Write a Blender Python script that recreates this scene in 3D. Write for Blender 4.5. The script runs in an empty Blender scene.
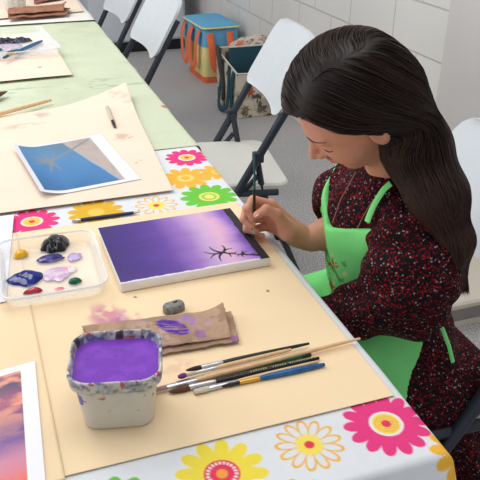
import bpy, bmesh, math, random
import numpy as np
from mathutils import Vector, Matrix
random.seed(7); RNG = np.random.default_rng(7)
S = bpy.context.scene
COL = S.collection
PI = math.pi
T = 0.74                      # table top height

# ------------------------------------------------------------------ camera
YAW, PITCH, ROLL, FPX, CZ = .3443, .4971, .01127, 710., 1.40
def cam_axes():
    cy, sy, cp, sp = math.cos(YAW), math.sin(YAW), math.cos(PITCH), math.sin(PITCH)
    f = np.array([sy*cp, cy*cp, -sp]); r = np.array([cy, -sy, 0.]); u = np.cross(r, f)
    cr, sr = math.cos(ROLL), math.sin(ROLL)
    return cr*r + sr*u, -sr*r + cr*u, f
CR, CU, CF = cam_axes()
cam = bpy.data.cameras.new('camera'); co = bpy.data.objects.new('camera', cam); COL.objects.link(co)
co.matrix_world = Matrix(((CR[0], CU[0], -CF[0], 0), (CR[1], CU[1], -CF[1], 0), (CR[2], CU[2], -CF[2], CZ), (0, 0, 0, 1)))
cam.sensor_width = 36; cam.lens = FPX/480*36; cam.clip_start = .05
S.camera = co
def ray(px, py): return CF + (px-240)/FPX*CR - (py-240)/FPX*CU
def at(px, py, z=T):          # point of the horizontal plane z seen at a pixel
    d = ray(px, py); t = (z-CZ)/d[2]; return (d[0]*t, d[1]*t, z)
def aty(px, py, Y):           # point of the vertical plane y=Y
    d = ray(px, py); t = Y/d[1]; return np.array((d[0]*t, Y, CZ+d[2]*t))

# ------------------------------------------------------------------ node materials
class NT:
    def __init__(s, name):
        s.m = bpy.data.materials.new(name); s.m.use_nodes = True; s.t = s.m.node_tree
        s.b = s.t.nodes['Principled BSDF']
    def n(s, typ, **kw):
        x = s.t.nodes.new(typ)
        for k, v in kw.items(): setattr(x, k, v)
        return x
    def l(s, a, b): s.t.links.new(a, b)
    def coord(s, kind='Object'): return s.n('ShaderNodeTexCoord').outputs[kind]
    def noise(s, scale, detail=4, rough=.5, vec=None):
        x = s.n('ShaderNodeTexNoise'); x.inputs['Scale'].default_value = scale
        x.inputs['Detail'].default_value = detail; x.inputs['Roughness'].default_value = rough
        s.l(vec or s.coord(), x.inputs['Vector']); return x.outputs['Fac']
    def ramp(s, fac, stops, interp='LINEAR'):
        x = s.n('ShaderNodeValToRGB'); cr = x.color_ramp; cr.interpolation = interp
        while len(cr.elements) < len(stops): cr.elements.new(.5)
        for e, (p, c) in zip(cr.elements, stops): e.position = p; e.color = (*c, 1)
        s.l(fac, x.inputs['Fac']); return x.outputs['Color']
    def bump(s, h, strength=.2, dist=.001):
        x = s.n('ShaderNodeBump'); x.inputs['Strength'].default_value = strength; x.inputs['Distance'].default_value = dist
        s.l(h, x.inputs['Height']); s.l(x.outputs['Normal'], s.b.inputs['Normal'])
    def base(s, c): s.l(c, s.b.inputs['Base Color'])
def srgb(r, g, b):
    f = lambda v: (v/255/12.92) if v/255 <= .04045 else ((v/255+.055)/1.055)**2.4
    return (f(r), f(g), f(b))
def mat(name, c, rough=.6, var=.08, scale=30, bump=0, bscale=200, metal=0, spec=.5, sss=0, trans=0, ior=1.45, sheen=0, bdist=.001):
    k = NT(name)
    lo = tuple(v*(1-var) for v in c); hi = tuple(min(1, v*(1+var)) for v in c)
    k.base(k.ramp(k.noise(scale), [(.3, lo), (.7, hi)]))
    k.b.inputs['Roughness'].default_value = rough; k.b.inputs['Metallic'].default_value = metal
    k.b.inputs['Specular IOR Level'].default_value = spec; k.b.inputs['IOR'].default_value = ior
    if sss: k.b.inputs['Subsurface Weight'].default_value = sss; k.b.inputs['Subsurface Radius'].default_value = (.012, .004, .002)
    if trans: k.b.inputs['Transmission Weight'].default_value = trans
    if sheen: k.b.inputs['Sheen Weight'].default_value = sheen
    if bump: k.bump(k.noise(bscale), bump, bdist)
    return k.m
def vmat(name, rough=.6, bump=0, bscale=300, spec=.4, var=.05, vscale=60, bdist=.001):       # colour painted per vertex
    k = NT(name); a = k.n('ShaderNodeAttribute', attribute_name='Col')
    mx = k.n('ShaderNodeMix', data_type='RGBA', blend_type='MULTIPLY'); mx.inputs[0].default_value = 1
    k.l(a.outputs['Color'], mx.inputs[6]); k.l(k.ramp(k.noise(vscale), [(.3, (1-var,)*3), (.7, (1,)*3)]), mx.inputs[7])
    k.base(mx.outputs[2]); k.b.inputs['Roughness'].default_value = rough; k.b.inputs['Specular IOR Level'].default_value = spec
    if bump: k.bump(k.noise(bscale), bump, bdist)
    return k.m

# ------------------------------------------------------------------ object helpers
def link(name, me, m=None, parent=None, smooth=True):
    o = bpy.data.objects.new(name, me); COL.objects.link(o)
    if m: me.materials.append(m)
    if parent is not None: o.parent = parent
    if smooth and len(me.polygons): me.polygons.foreach_set('use_smooth', [True]*len(me.polygons))
    return o
def tag(o, label=None, cat=None, group=None, kind=None):
    if label: o['label'] = label
    if cat: o['category'] = cat
    if group: o['group'] = group
    if kind: o['kind'] = kind
    return o
def thing(name, loc, rz=0, label=None, cat=None, group=None):
    o = bpy.data.objects.new(name, None); COL.objects.link(o); o.location = loc; o.rotation_euler = (0, 0, rz); o.empty_display_size = .05
    return tag(o, label, cat, group)
def copy_tree(o, parent=None):
    c = o.copy(); COL.objects.link(c); c.parent = parent
    for ch in list(o.children): copy_tree(ch, c)
    return c
def mesh(name, v, f):
    me = bpy.data.meshes.new(name); me.from_pydata([tuple(map(float, p)) for p in v], [], f); me.update(); return me
class MB:                                            # collects shapes into one mesh
    def __init__(s): s.v = []; s.f = []
    def add(s, v, f):
        k = len(s.v); s.v += [tuple(map(float, p)) for p in v]; s.f += [tuple(i+k for i in q) for q in f]
    def box(s, a, b, bev=.0, M=None):
        bm = bmesh.new(); bmesh.ops.create_cube(bm, size=1)
        c = [(a[i]+b[i])/2 for i in range(3)]; d = [abs(b[i]-a[i]) for i in range(3)]
        for q in bm.verts: q.co = Vector((q.co.x*d[0], q.co.y*d[1], q.co.z*d[2]))
        if bev: bmesh.ops.bevel(bm, geom=bm.edges[:], offset=bev, segments=3, affect='EDGES', profile=.5)
        for q in bm.verts:
            q.co += Vector(c)
            if M: q.co = M @ q.co
        bm.verts.index_update(); s.add([q.co for q in bm.verts], [[q.index for q in f.verts] for f in bm.faces]); bm.free()
    def tube(s, pts, r, n=10, cap=True, flat=1.0, up=(0, 0, 1)):
        P = [np.array(p, float) for p in pts]; R = [r]*len(P) if np.isscalar(r) else list(r)
        V = []; up = np.array(up, float)
        t0 = P[1]-P[0]; a = np.cross(t0, up)
        if np.linalg.norm(a) < 1e-6: a = np.cross(t0, (1., .3, 0))
        a /= np.linalg.norm(a)
        for i, p in enumerate(P):
            t = P[min(i+1, len(P)-1)]-P[max(i-1, 0)]; t = t/(np.linalg.norm(t)+1e-12)
            a = a - t*(a@t); a /= np.linalg.norm(a)+1e-12; b = np.cross(t, a)
            for k in range(n):
                w = 2*PI*k/n; V.append(p + R[i]*(math.cos(w)*a + math.sin(w)*b*flat))
        F = [(i*n+k, i*n+(k+1) % n, (i+1)*n+(k+1) % n, (i+1)*n+k) for i in range(len(P)-1) for k in range(n)]
        if cap: F += [tuple(range(n))[::-1], tuple((len(P)-1)*n+k for k in range(n))]
        s.add(V, F)
    def loft(s, rings, cap0=True, cap1=True):
        n = len(rings[0]); V = [p for r in rings for p in r]
        F = [(i*n+k, i*n+(k+1) % n, (i+1)*n+(k+1) % n, (i+1)*n+k) for i in range(len(rings)-1) for k in range(n)]
        if cap0: F.append(tuple(range(n))[::-1])
        if cap1: F.append(tuple((len(rings)-1)*n+k for k in range(n)))
        s.add(V, F)
    def build(s, name, m, parent=None, smooth=True):
        o = link(name, mesh(name, s.v, s.f), m, parent, smooth)
        if smooth:
            try: o.data.set_sharp_from_angle(angle=math.radians(40))
            except Exception: pass
        return o
def rrect(cx, cy, z, w, d, r, rot=0, n=6):           # rounded rectangle ring
    P = []; r = max(.0008, min(r, w*.49, d*.49))
    for (sx, sy, a0) in ((1, 1, 0), (-1, 1, PI/2), (-1, -1, PI), (1, -1, 1.5*PI)):
        for k in range(n+1):
            a = a0 + PI/2*k/n; x = sx*(w/2-r)+r*math.cos(a); y = sy*(d/2-r)+r*math.sin(a)
            P.append((cx+x*math.cos(rot)-y*math.sin(rot), cy+x*math.sin(rot)+y*math.cos(rot), z))
    return P
def grid(name, nu, nv, fn, colfn, m, parent=None, thick=0):
    """fn(U,V)->X,Y,Z arrays ; colfn(U,V,X,Y)->(...,3) linear colours. One sheet, painted per vertex."""
    u, v = np.meshgrid(np.linspace(0, 1, nu), np.linspace(0, 1, nv), indexing='ij')
    X, Y, Z = fn(u, v); co_ = np.stack([X, Y, Z], -1).reshape(-1, 3)
    i, j = np.meshgrid(np.arange(nu-1), np.arange(nv-1), indexing='ij'); a = (i*nv+j).ravel()
    q = np.stack([a, a+nv, a+nv+1, a+1], 1)
    me = bpy.data.meshes.new(name); me.vertices.add(len(co_)); me.vertices.foreach_set('co', co_.ravel().astype(np.float32))
    me.loops.add(q.size); me.loops.foreach_set('vertex_index', q.ravel().astype(np.int32))
    me.polygons.add(len(q)); me.polygons.foreach_set('loop_start', (np.arange(len(q))*4).astype(np.int32))
    me.update(calc_edges=True); me.validate()
    if colfn is not None:
        c = np.clip(colfn(u, v, X, Y), 0, 1).reshape(-1, 3); c = np.concatenate([c, np.ones((len(c), 1))], 1)
        at_ = me.color_attributes.new('Col', 'FLOAT_COLOR', 'POINT'); at_.data.foreach_set('color', c.ravel().astype(np.float32))
    o = link(name, me, m, parent)
    if thick:
        md = o.modifiers.new('thickness', 'SOLIDIFY'); md.thickness = thick; md.offset = -1
    return o
def C3(*c): return np.array(srgb(*c))
def vn(x, y, seed=0, f=1.0, oct=3):                  # cheap smooth value noise on arrays, 0..1
    out = 0; amp = 1; tot = 0
    for k in range(oct):
        r = np.random.default_rng(seed*31+k); t = r.random((64, 64)); xx = x*f*2**k+13.1*k; yy = y*f*2**k+7.7*k
        xi = np.floor(xx).astype(int); yi = np.floor(yy).astype(int); fx = xx-xi; fy = yy-yi; fx = fx*fx*(3-2*fx); fy = fy*fy*(3-2*fy)
        g = lambda a, b: t[(xi+a) % 64, (yi+b) % 64]
        out = out + amp*((g(0, 0)*(1-fx)+g(1, 0)*fx)*(1-fy)+(g(0, 1)*(1-fx)+g(1, 1)*fx)*fy); tot += amp; amp *= .5
    return out/tot
def sst(a, b, x): t = np.clip((x-a)/(b-a), 0, 1); return t*t*(3-2*t)
def mixc(base, c, m): m = np.asarray(m)[..., None]; return base*(1-m)+np.array(c)*m
def inpoly(x, y, poly):
    r = np.zeros(x.shape, bool); n = len(poly)
    for i in range(n):
        x1, y1 = poly[i]; x2, y2 = poly[(i+1) % n]
        if y1 == y2: continue
        c = ((y1 > y) != (y2 > y)) & (x < (x2-x1)*(y-y1)/(y2-y1)+x1); r ^= c
    return r

# ------------------------------------------------------------------ SDF meshing (surface nets)
def rcone(P, a, b, r1, r2):
    a = np.array(a, float); b = np.array(b, float); ba = b-a; pa = P-a
    h = np.clip((pa@ba)/(ba@ba), 0, 1); return np.linalg.norm(pa-h[..., None]*ba, axis=-1)-(r1+(r2-r1)*h)
def ell(P, c, r, M=None):
    q = P-np.array(c, float)
    if M is not None: q = q@M            # M columns are the axes
    r = np.array(r, float); k0 = np.linalg.norm(q/r, axis=-1); k1 = np.linalg.norm(q/(r*r), axis=-1)
    return k0*(k0-1)/(k1+1e-9)
def smin(a, b, k): h = np.clip(.5+.5*(b-a)/k, 0, 1); return b+(a-b)*h-k*h*(1-h)
def smax(a, b, k): return -smin(-a, -b, k)
def chain(P, pts, rs, k=.01):
    d = None
    for i in range(len(pts)-1):
        e = rcone(P, pts[i], pts[i+1], rs[i], rs[i+1]); d = e if d is None else smin(d, e, k)
    return d
def nets(fn, lo, hi, h):
    lo = np.array(lo, float); hi = np.array(hi, float); n = np.ceil((hi-lo)/h).astype(int)+1
    ax = [lo[i]+h*np.arange(n[i]) for i in range(3)]
    D = np.empty(n, np.float32)
    for i0 in range(0, n[0], 16):
        X, Y, Z = np.meshgrid(ax[0][i0:i0+16], ax[1], ax[2], indexing='ij'); D[i0:i0+16] = fn(np.stack([X, Y, Z], -1))
    D[0] = D[-1] = 1; D[:, 0] = D[:, -1] = 1; D[:, :, 0] = D[:, :, -1] = 1
    s = D < 0; shp = tuple(n-1)
    num = np.zeros(shp+(3,)); cnt = np.zeros(shp)
    for axn in range(3):
        for o1 in (0, 1):
            for o2 in (0, 1):
                o = [0, 0, 0]; oth = [k for k in range(3) if k != axn]; o[oth[0]] = o1; o[oth[1]] = o2
                sl0 = tuple(slice(o[k], o[k]+shp[k]) for k in range(3)); e = list(o); e[axn] = 1
                sl1 = tuple(slice(e[k], e[k]+shp[k]) for k in range(3))
                d0 = D[sl0]; d1 = D[sl1]; cr = (d0 < 0) != (d1 < 0)
                t = np.where(cr, d0/(d0-d1+1e-12), 0)
                p = [np.full(shp, float(o[k])) if k != axn else t for k in range(3)]
                for k in range(3): num[..., k] += np.where(cr, p[k], 0)
                cnt += cr
    act = cnt > 0; idx = -np.ones(shp, int); idx[act] = np.arange(act.sum())
    I = np.stack(np.nonzero(act), 1); V = lo + h*(I + num[act]/cnt[act][:, None])
    F = []
    for axn in range(3):
        a, b = [(1, 2), (2, 0), (0, 1)][axn]
        sl0 = [slice(0, -1)]*3; sl1 = [slice(0, -1)]*3; sl1[axn] = slice(1, None)
        s0 = s[tuple(slice(0, n[k]-1) for k in range(3))]
        s1 = s[tuple(slice(1, n[k]) if k == axn else slice(0, n[k]-1) for k in range(3))]
        E_ = np.stack(np.nonzero(s0 != s1), 1); E_ = E_[(E_[:, a] > 0) & (E_[:, b] > 0)]
        if not len(E_): continue
        da = np.zeros(3, int); da[a] = 1; db = np.zeros(3, int); db[b] = 1
        g = lambda q: idx[q[:, 0], q[:, 1], q[:, 2]]
        q = np.stack([g(E_), g(E_-da), g(E_-da-db), g(E_-db)], 1)
        fl = s0[E_[:, 0], E_[:, 1], E_[:, 2]]
        q[~fl] = q[~fl][:, ::-1]; F.append(q)
    return V, np.concatenate(F)[:, ::-1] if False else np.concatenate(F)
def npmesh(name, parts):
    V = []; F = []; k = 0
    for v, f in parts: V.append(v); F.append(f+k); k += len(v)
    V = np.concatenate(V); F = np.concatenate(F)
    me = bpy.data.meshes.new(name); me.vertices.add(len(V)); me.vertices.foreach_set('co', V.ravel().astype(np.float32))
    me.loops.add(F.size); me.loops.foreach_set('vertex_index', F.ravel().astype(np.int32))
    me.polygons.add(len(F)); me.polygons.foreach_set('loop_start', (np.arange(len(F))*4).astype(np.int32))
    me.update(calc_edges=True); me.validate(); return me
def paintv(me, cols):
    c = np.concatenate([np.clip(cols, 0, 1), np.ones((len(cols), 1))], 1)
    a = me.color_attributes.new('Col', 'FLOAT_COLOR', 'POINT'); a.data.foreach_set('color', c.ravel().astype(np.float32))
def verts(me):
    a = np.empty(len(me.vertices)*3, np.float32); me.vertices.foreach_get('co', a); return a.reshape(-1, 3)

# ------------------------------------------------------------------ materials
M_ = {}
k = NT('floor_carpet'); n1 = k.noise(170, 3, .8); n2 = k.noise(3, 3)
c1 = k.ramp(n1, [(.36, srgb(116, 114, 116)), (.5, srgb(170, 167, 167)), (.64, srgb(224, 221, 221))])
mx = k.n('ShaderNodeMix', data_type='RGBA', blend_type='MULTIPLY'); mx.inputs[0].default_value = 1
k.l(c1, mx.inputs[6]); k.l(k.ramp(n2, [(.3, (.9, .9, .9)), (.7, (1, 1, 1))]), mx.inputs[7]); k.base(mx.outputs[2])
k.b.inputs['Roughness'].default_value = .75; k.bump(n1, .3, .001); M_['floor'] = k.m
# painted cinder block wall: mortar grooves through the bump, joints slightly darker
k = NT('painted_block'); sep = k.n('ShaderNodeSeparateXYZ'); k.l(k.coord(), sep.inputs[0])
cb = k.n('ShaderNodeCombineXYZ')
ma = k.n('ShaderNodeMath', operation='ADD'); ma.inputs[1].default_value = .063; k.l(sep.outputs['Y'], ma.inputs[0])
mz = k.n('ShaderNodeMath', operation='ADD'); mz.inputs[1].default_value = -.066; k.l(sep.outputs['Z'], mz.inputs[0])
k.l(ma.outputs[0], cb.inputs['X']); k.l(mz.outputs[0], cb.inputs['Y'])
br = k.n('ShaderNodeTexBrick'); k.l(cb.outputs[0], br.inputs['Vector'])
br.inputs['Scale'].default_value = 1; br.inputs['Brick Width'].default_value = .406; br.inputs['Row Height'].default_value = .2032
br.inputs['Mortar Size'].default_value = .0045; br.inputs['Mortar Smooth'].default_value = .4
br.inputs['Color1'].default_value = (*srgb(222, 219, 214), 1); br.inputs['Color2'].default_value = (*srgb(219, 216, 211), 1); br.inputs['Mortar'].default_value = (*srgb(196, 190, 184), 1)
k.base(br.outputs['Color']); k.b.inputs['Roughness'].default_value = .55
ms = k.n('ShaderNodeMath', operation='MULTIPLY_ADD'); ms.inputs[1].default_value = -1.0
k.l(br.outputs['Fac'], ms.inputs[0]); nn = k.noise(120, 3); n3 = k.n('ShaderNodeMath', operation='MULTIPLY'); n3.inputs[1].default_value = .12; k.l(nn, n3.inputs[0]); k.l(n3.outputs[0], ms.inputs[2])
k.bump(ms.outputs[0], .6, .006); M_['block'] = k.m
M_['panel'] = mat('smooth_painted_panel', srgb(206, 202, 199), .5, .02, 5, .05, 300)
M_['backwall'] = mat('back_wall_paint', srgb(200, 200, 202), .6, .02, 5)
M_['kraft'] = mat('buff_paper', srgb(244, 217, 178), .75, .025, 6, .15, 500)
M_['kraftwall'] = M_['kraft']
M_['plastic'] = mat('white_plastic', srgb(204, 208, 213), .42, .02, 20, .12, 700, spec=.4)
M_['seatplastic'] = mat('ivory_plastic', srgb(214, 213, 206), .45, .02, 20, .12, 700)
M_['tube'] = mat('dark_grey_enamel', srgb(45, 51, 62), .42, .1, 20, .05, 300, metal=0, spec=.5)
M_['rivet'] = mat('dark_rivet', srgb(70, 74, 82), .3, .1, 50, metal=.8)
M_['cab'] = mat('grey_white_enamel', srgb(196, 200, 206), .4, .03, 6)
M_['dark'] = mat('black_rubber', srgb(24, 25, 28), .6, .2, 40)
M_['ferrule'] = mat('brushed_ferrule', srgb(205, 203, 205), .3, .12, 300, metal=.85)
M_['gold'] = mat('brass_ferrule', srgb(214, 168, 72), .35, .1, 300, metal=.7)
M_['wood'] = mat('raw_wood', srgb(222, 184, 140), .6, .1, 120, .1, 400)
M_['blackp'] = mat('black_lacquer', srgb(22, 26, 26), .25, .3, 300)
M_['dkgreen'] = mat('dark_green_lacquer', srgb(28, 44, 38), .3, .3, 200)
M_['green'] = mat('green_lacquer', srgb(30, 92, 55), .3, .3, 250)
M_['maroon'] = mat('maroon_lacquer', srgb(98, 38, 48), .3, .2, 200)
M_['blue'] = mat('pearly_blue_lacquer', srgb(28, 92, 150), .25, .3, 120)
M_['teal'] = mat('teal_lacquer', srgb(26, 84, 88), .3, .2, 200)
M_['br_brown'] = mat('brown_bristle', srgb(92, 62, 44), .8, .35, 900, .4, 900)
M_['br_dark'] = mat('dark_bristle', srgb(58, 38, 30), .8, .4, 900, .4, 900)
M_['br_white'] = mat('pale_bristle', srgb(196, 186, 168), .8, .25, 900, .4, 900)
M_['br_mauve'] = mat('mauve_stained_bristle', srgb(150, 122, 128), .8, .2, 900, .4, 900)
M_['br_purple'] = mat('purple_stained_bristle', srgb(122, 48, 126), .8, .2, 900, .4, 900)
M_['skin'] = mat('skin', srgb(205, 147, 121), .5, .06, 40, .1, 500, sss=.12, spec=.35)
M_['nail'] = mat('fingernail', srgb(226, 172, 152), .3, .03, 40)
M_['lip'] = mat('lip', srgb(188, 104, 96), .45, .05, 40)
M_['lash'] = mat('eyelash', srgb(44, 28, 22), .7, .1, 40)
M_['paper'] = mat('white_paper', srgb(232, 232, 238), .6, .02, 20)
M_['canvas_edge'] = mat('primed_canvas', srgb(236, 233, 232), .7, .04, 60, .3, 900)
M_['table'] = mat('grey_speckled_table_top', srgb(190, 188, 184), .5, .05, 40)
M_['concrete'] = mat('bin_grey', srgb(150, 146, 142), .6, .06, 8, .1, 100)
M_['binlid'] = mat('bin_lid_cream', srgb(216, 206, 192), .6, .03, 8)
M_['orange'] = mat('orange_webbing', srgb(228, 112, 72), .8, .08, 60, .3, 500)
M_['bagblue'] = mat('sky_blue_canvas', srgb(104, 172, 212), .8, .06, 30, .3, 500)
M_['bagyellow'] = mat('pale_yellow_canvas', srgb(228, 216, 146), .8, .06, 30, .3, 500)
M_['bagteal'] = mat('dark_teal_canvas', srgb(30, 70, 84), .8, .1, 30, .3, 500)
M_['bagbrown'] = mat('charcoal_webbing', srgb(72, 66, 66), .8, .2, 60, .3, 500)
M_['bagwhite'] = mat('cream_binding', srgb(214, 206, 194), .8, .06, 60)
def clear(name, c=(.97, .98, .98), rough=.12, milky=.25):
    k = NT(name); out = k.t.nodes['Material Output']
    k.b.inputs['Base Color'].default_value = (*c, 1); k.b.inputs['Roughness'].default_value = rough; k.b.inputs['Specular IOR Level'].default_value = .6
    k.base(k.ramp(k.noise(60), [(.3, tuple(v*.9 for v in c)), (.7, c)]))
    tr = k.n('ShaderNodeBsdfTransparent'); mxs = k.n('ShaderNodeMixShader'); fr = k.n('ShaderNodeMath', operation='POWER'); fr.inputs[1].default_value = 2.5; lw = k.n('ShaderNodeLayerWeight'); lw.inputs[0].default_value = .5; k.l(lw.outputs['Facing'], fr.inputs[0]); fm = k.n('ShaderNodeMath', operation='MULTIPLY'); fm.inputs[1].default_value = .6; k.l(fr.outputs[0], fm.inputs[0]); fr = fm
    a = k.n('ShaderNodeMath', operation='ADD'); a.inputs[1].default_value = milky; a.use_clamp = True
    k.l(fr.outputs[0], a.inputs[0]); k.l(a.outputs[0], mxs.inputs[0]); k.l(tr.outputs[0], mxs.inputs[1]); k.l(k.b.outputs[0], mxs.inputs[2])
    k.l(mxs.outputs[0], out.inputs['Surface']); return k.m
M_['clear'] = clear('clear_plastic', milky=.13); M_['clear_rim'] = clear('clear_plastic_rim', milky=.5)
M_['v_cloth'] = vmat('printed_cotton_cloth', .8, .25, 900, .2, .04)
M_['v_paint'] = vmat('acrylic_on_canvas', .45, .25, 1200, .4, .03)
M_['v_print'] = vmat('photo_print', .35, 0, 300, .4, .0)
M_['v_kraft'] = vmat('buff_paper_stained', .75, .12, 500, .25, .03, 8)
M_['v_wet'] = vmat('wet_paint', .12, 0, 300, .4, .0)
M_['v_towel'] = vmat('brown_paper_towel', .85, .5, 700, .15, .12, 120)
M_['v_fabric'] = vmat('printed_canvas_fabric', .85, .3, 500, .2, .08)

# ------------------------------------------------------------------ setting
b = MB(); b.box((-4, -2.5, -.1), (1.7, 7.5, 0)); fl = b.build('floor', M_['floor'], smooth=False); tag(fl, kind='structure')
b = MB(); b.box((1.7, 2.38, 0), (1.85, 7.5, 2.8)); w = b.build('wall_right', M_['block'], smooth=False); tag(w, kind='structure')
b = MB(); b.box((1.694, -2.5, 0), (1.85, 2.38, 2.8)); w = b.build('wall_right', M_['panel'], smooth=False); tag(w, kind='structure')
b = MB(); b.box((-4, 7.0, 0), (1.7, 7.15, 2.8)); w = b.build('wall_back', M_['backwall'], smooth=False); tag(w, kind='structure')
b = MB(); b.box((1.686, 2.9, 0), (1.7, 7.0, .09), .003); w = b.build('baseboard_right', M_['panel'], smooth=False); tag(w, kind='structure')

# ------------------------------------------------------------------ folding chairs
def make_chair():
    """front is -x, seat centre over the origin"""
    t = thing('folding_chair', (0, 0, 0))
    # seat: rounded slab, slightly dished
    def ring(z, grow):
        P = []
        for (x, y) in [(p[0], p[1]) for p in rrect(0, 0, 0, .40+grow*2, .43+grow*2, .05+grow, n=6)]:
            tp = 1-.10*(.5-x/.4); P.append((x, y*tp, z+.012*(x/.2)*-1*.6))
        return P
    b = MB(); b.loft([ring(.418, -.012), ring(.424, 0), ring(.438, 0), ring(.444, -.006), ring(.4435, -.02), ring(.442, -.04)]); b.build('seat', M_['seatplastic'], t)
    # back: curved slab leaning along the uprights
    def up(z): return (.025+(z-.44)/1.75)
    b = MB(); rows = []
    N = 21
    def sec(z, inset, off):
        R = []
        for side, o in ((1, 0), (-1, 1)):
            for i in range(N):
                s = -1+2*i/(N-1); s = s*side
                y = s*(.236-inset); x = up(z)-.020+.022*(1-s*s)+off + (-.006 if side == 1 else .006)
                R.append((x, y, z))
        return R
    zs = [(.672, .055), (.674, .036), (.680, .018), (.690, .006), (.705, 0), (.76, 0), (.84, 0), (.855, .002), (.875, .012), (.888, .028), (.894, .05)]
    for z, ins in zs: rows.append(sec(z, ins, 0))
    b.loft(rows); o = b.build('backrest', M_['plastic'], t)
    for sy in (1, -1):
        y = sy*.222
        b = MB(); z1 = .82
        pts = [(up(z1), y, z1), (up(.66), y, .66), (up(.44), y, .44), (up(.2), y, .2), (up(.02), y, .02)]
        b.tube(pts, .0135, 12, flat=1.0); b.build('front_leg', M_['tube'], t)
        b = MB(); y2 = sy*.200
        b.tube([(up(.545)-.004, y2, .545), (.105, y2, .41), (.27, y2, .015)], .011, 10); b.build('rear_leg', M_['tube'], t)
        b = MB(); b.tube([(-.15, sy*.212, .418), (.0, sy*.214, .414), (.155, sy*.216, .41)], .0115, 8); b.build('seat_rail', M_['tube'], t)
        b = MB(); b.tube([(up(.405), sy*.213, .395), (.06, sy*.208, .44), (.085, sy*.206, .47)], .009, 8)
        b.build('seat_strut', M_['tube'], t); b = MB(); b.box((up(.54)-.018, y-sy*.0-.012, .525), (up(.54)+.018, y-sy*.0+.012, .56), .004); b.build('hinge_bracket', M_['tube'], t)
        b = MB(); b.tube([(up(.02), y, .03), (up(.0), y, .001)], .016, 12); b.build('foot_cap', M_['dark'], t)
        b = MB(); b.tube([(.263, y2, .035), (.276, y2, .001)], .0135, 12); b.build('foot_cap', M_['dark'], t)
    b = MB(); b.tube([(up(.13), -.222, .13), (up(.13), .222, .13)], .009, 8); b.build('crossbar', M_['tube'], t)
    b = MB(); b.tube([(.235, -.2, .105), (.235, .2, .105)], .009, 8); b.build('crossbar', M_['tube'], t)
    return t
G = 'folding chairs along the right side of the tables'
ch = make_chair()
spots = [((.725, 2.23), math.radians(-8), 'white folding chair, empty, with its whole seat in view beyond the girl'),
         ((.74, 1.056), 0, 'white folding chair the girl sits on, its dark tube at the lower right corner'),
         ((.49, 3.03), 0, 'white folding chair tucked in beside the pale green cloth, next to the grey cabinet'),
         ((.50, 3.72), math.radians(3), 'furthest white folding chair, mostly cut off by the top of the picture')]
for i, ((x, y), rz, lb) in enumerate(spots):
    c = ch if i == 0 else copy_tree(ch)
    c.location = (x, y, 0); c.rotation_euler = (0, 0, rz); c['label'] = lb; c['category'] = 'chair'; c['group'] = G

# ------------------------------------------------------------------ tables
def make_table(y0, y1, lb):
    t = thing('folding_table', (.085, (y0+y1)/2, 0), 0, lb, 'table', 'folding tables in a row')
    L = (y1-y0)/2
    b = MB(); b.box((-.38, -L, T-.045), (.38, L, T-.004), .008); b.build('tabletop', M_['table'], t)
    for s in (-1, 1):
        for sx in (-.3, .3):
            b = MB(); b.tube([(sx, s*(L-.22), T-.045), (sx, s*(L-.16), .001)], .014, 10); b.build('leg', M_['tube'], t)
        b = MB(); b.tube([(-.3, s*(L-.19), .35), (.3, s*(L-.19), .35)], .011, 8); b.build('leg_brace', M_['tube'], t)
    return t
make_table(.548, 2.385, 'folding table under the flowered cloth, at which the girl is painting')
make_table(2.392, 4.21, 'folding table further back under the pale green cloth and the cream sheet')

# flowers printed on the cloth: (cx, cy, radius, kind)
PINK = C3(228, 62, 128); YEL = C3(236, 216, 74); ORG = C3(238, 180, 66); GRN = C3(110, 196, 68); WHT = C3(231, 232, 234); RED = C3(226, 60, 92)
def flower(col, X, Y, cx, cy, R, kind, n=13, ph=0.):
    dx, dy = X-cx, Y-cy; r = np.hypot(dx, dy)/R; a = np.arctan2(dy, dx)+ph
    cs = np.abs(np.cos(a*n/2)); lob = {'pink': .70, 'green': .66, 'yellow': .60, 'gold': .66, 'orange': .58, 'outline': .60}[kind]
    edge = lob+(1.02-lob)*cs**.55; pet = r < edge
    aa = pet.astype(float)
    if kind == 'pink':
        col = mixc(col, PINK, aa); col = mixc(col, WHT, (r < .40)); dots = (np.cos(a*26) > 0) & (r > .31) & (r < .37)
        col = mixc(col, C3(240, 212, 80), (r < .33)); col = mixc(col, RED, ((np.cos(a*24) > .2) & (r > .235) & (r < .265)) | (r < .12)); col = mixc(col, PINK, (r > .17) & (r < .185))
    elif kind == 'outline':
        inner = (r < lob-.13+(1.02-lob+.03)*np.clip((cs-.30)/.7, 0, 1)**.6) & (cs > .30)
        col = mixc(col, ORG, aa*(~inner)*(r > .3)); col = mixc(col, C3(242, 222, 92), (r < .36)); 
        col = mixc(col, C3(242, 222, 92), (r < .46) & (np.cos(a*n) > .2)); col = mixc(col, RED, r < .15)
    elif kind == 'yellow':
        col = mixc(col, YEL, aa); col = mixc(col, RED, (r < .40)); col = mixc(col, WHT, (r < .35) & (r > .27) & (np.cos(a*22) > -.2))
        col = mixc(col, RED, r < .25); col = mixc(col, C3(240, 160, 70), r < .13)
    elif kind == 'green':
        col = mixc(col, GRN, aa); col = mixc(col, C3(236, 222, 120), r < .36); col = mixc(col, C3(150, 205, 100), (r < .27)); col = mixc(col, C3(240, 226, 110), r < .17)
    elif kind == 'orange':
        col = mixc(col, ORG, aa); col = mixc(col, C3(244, 210, 120), r < .33); col = mixc(col, ORG, (r < .18))
    elif kind == 'gold':
        col = mixc(col, C3(222, 176, 52), aa); col = mixc(col, C3(240, 200, 90), r < .3)
    return col
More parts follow.
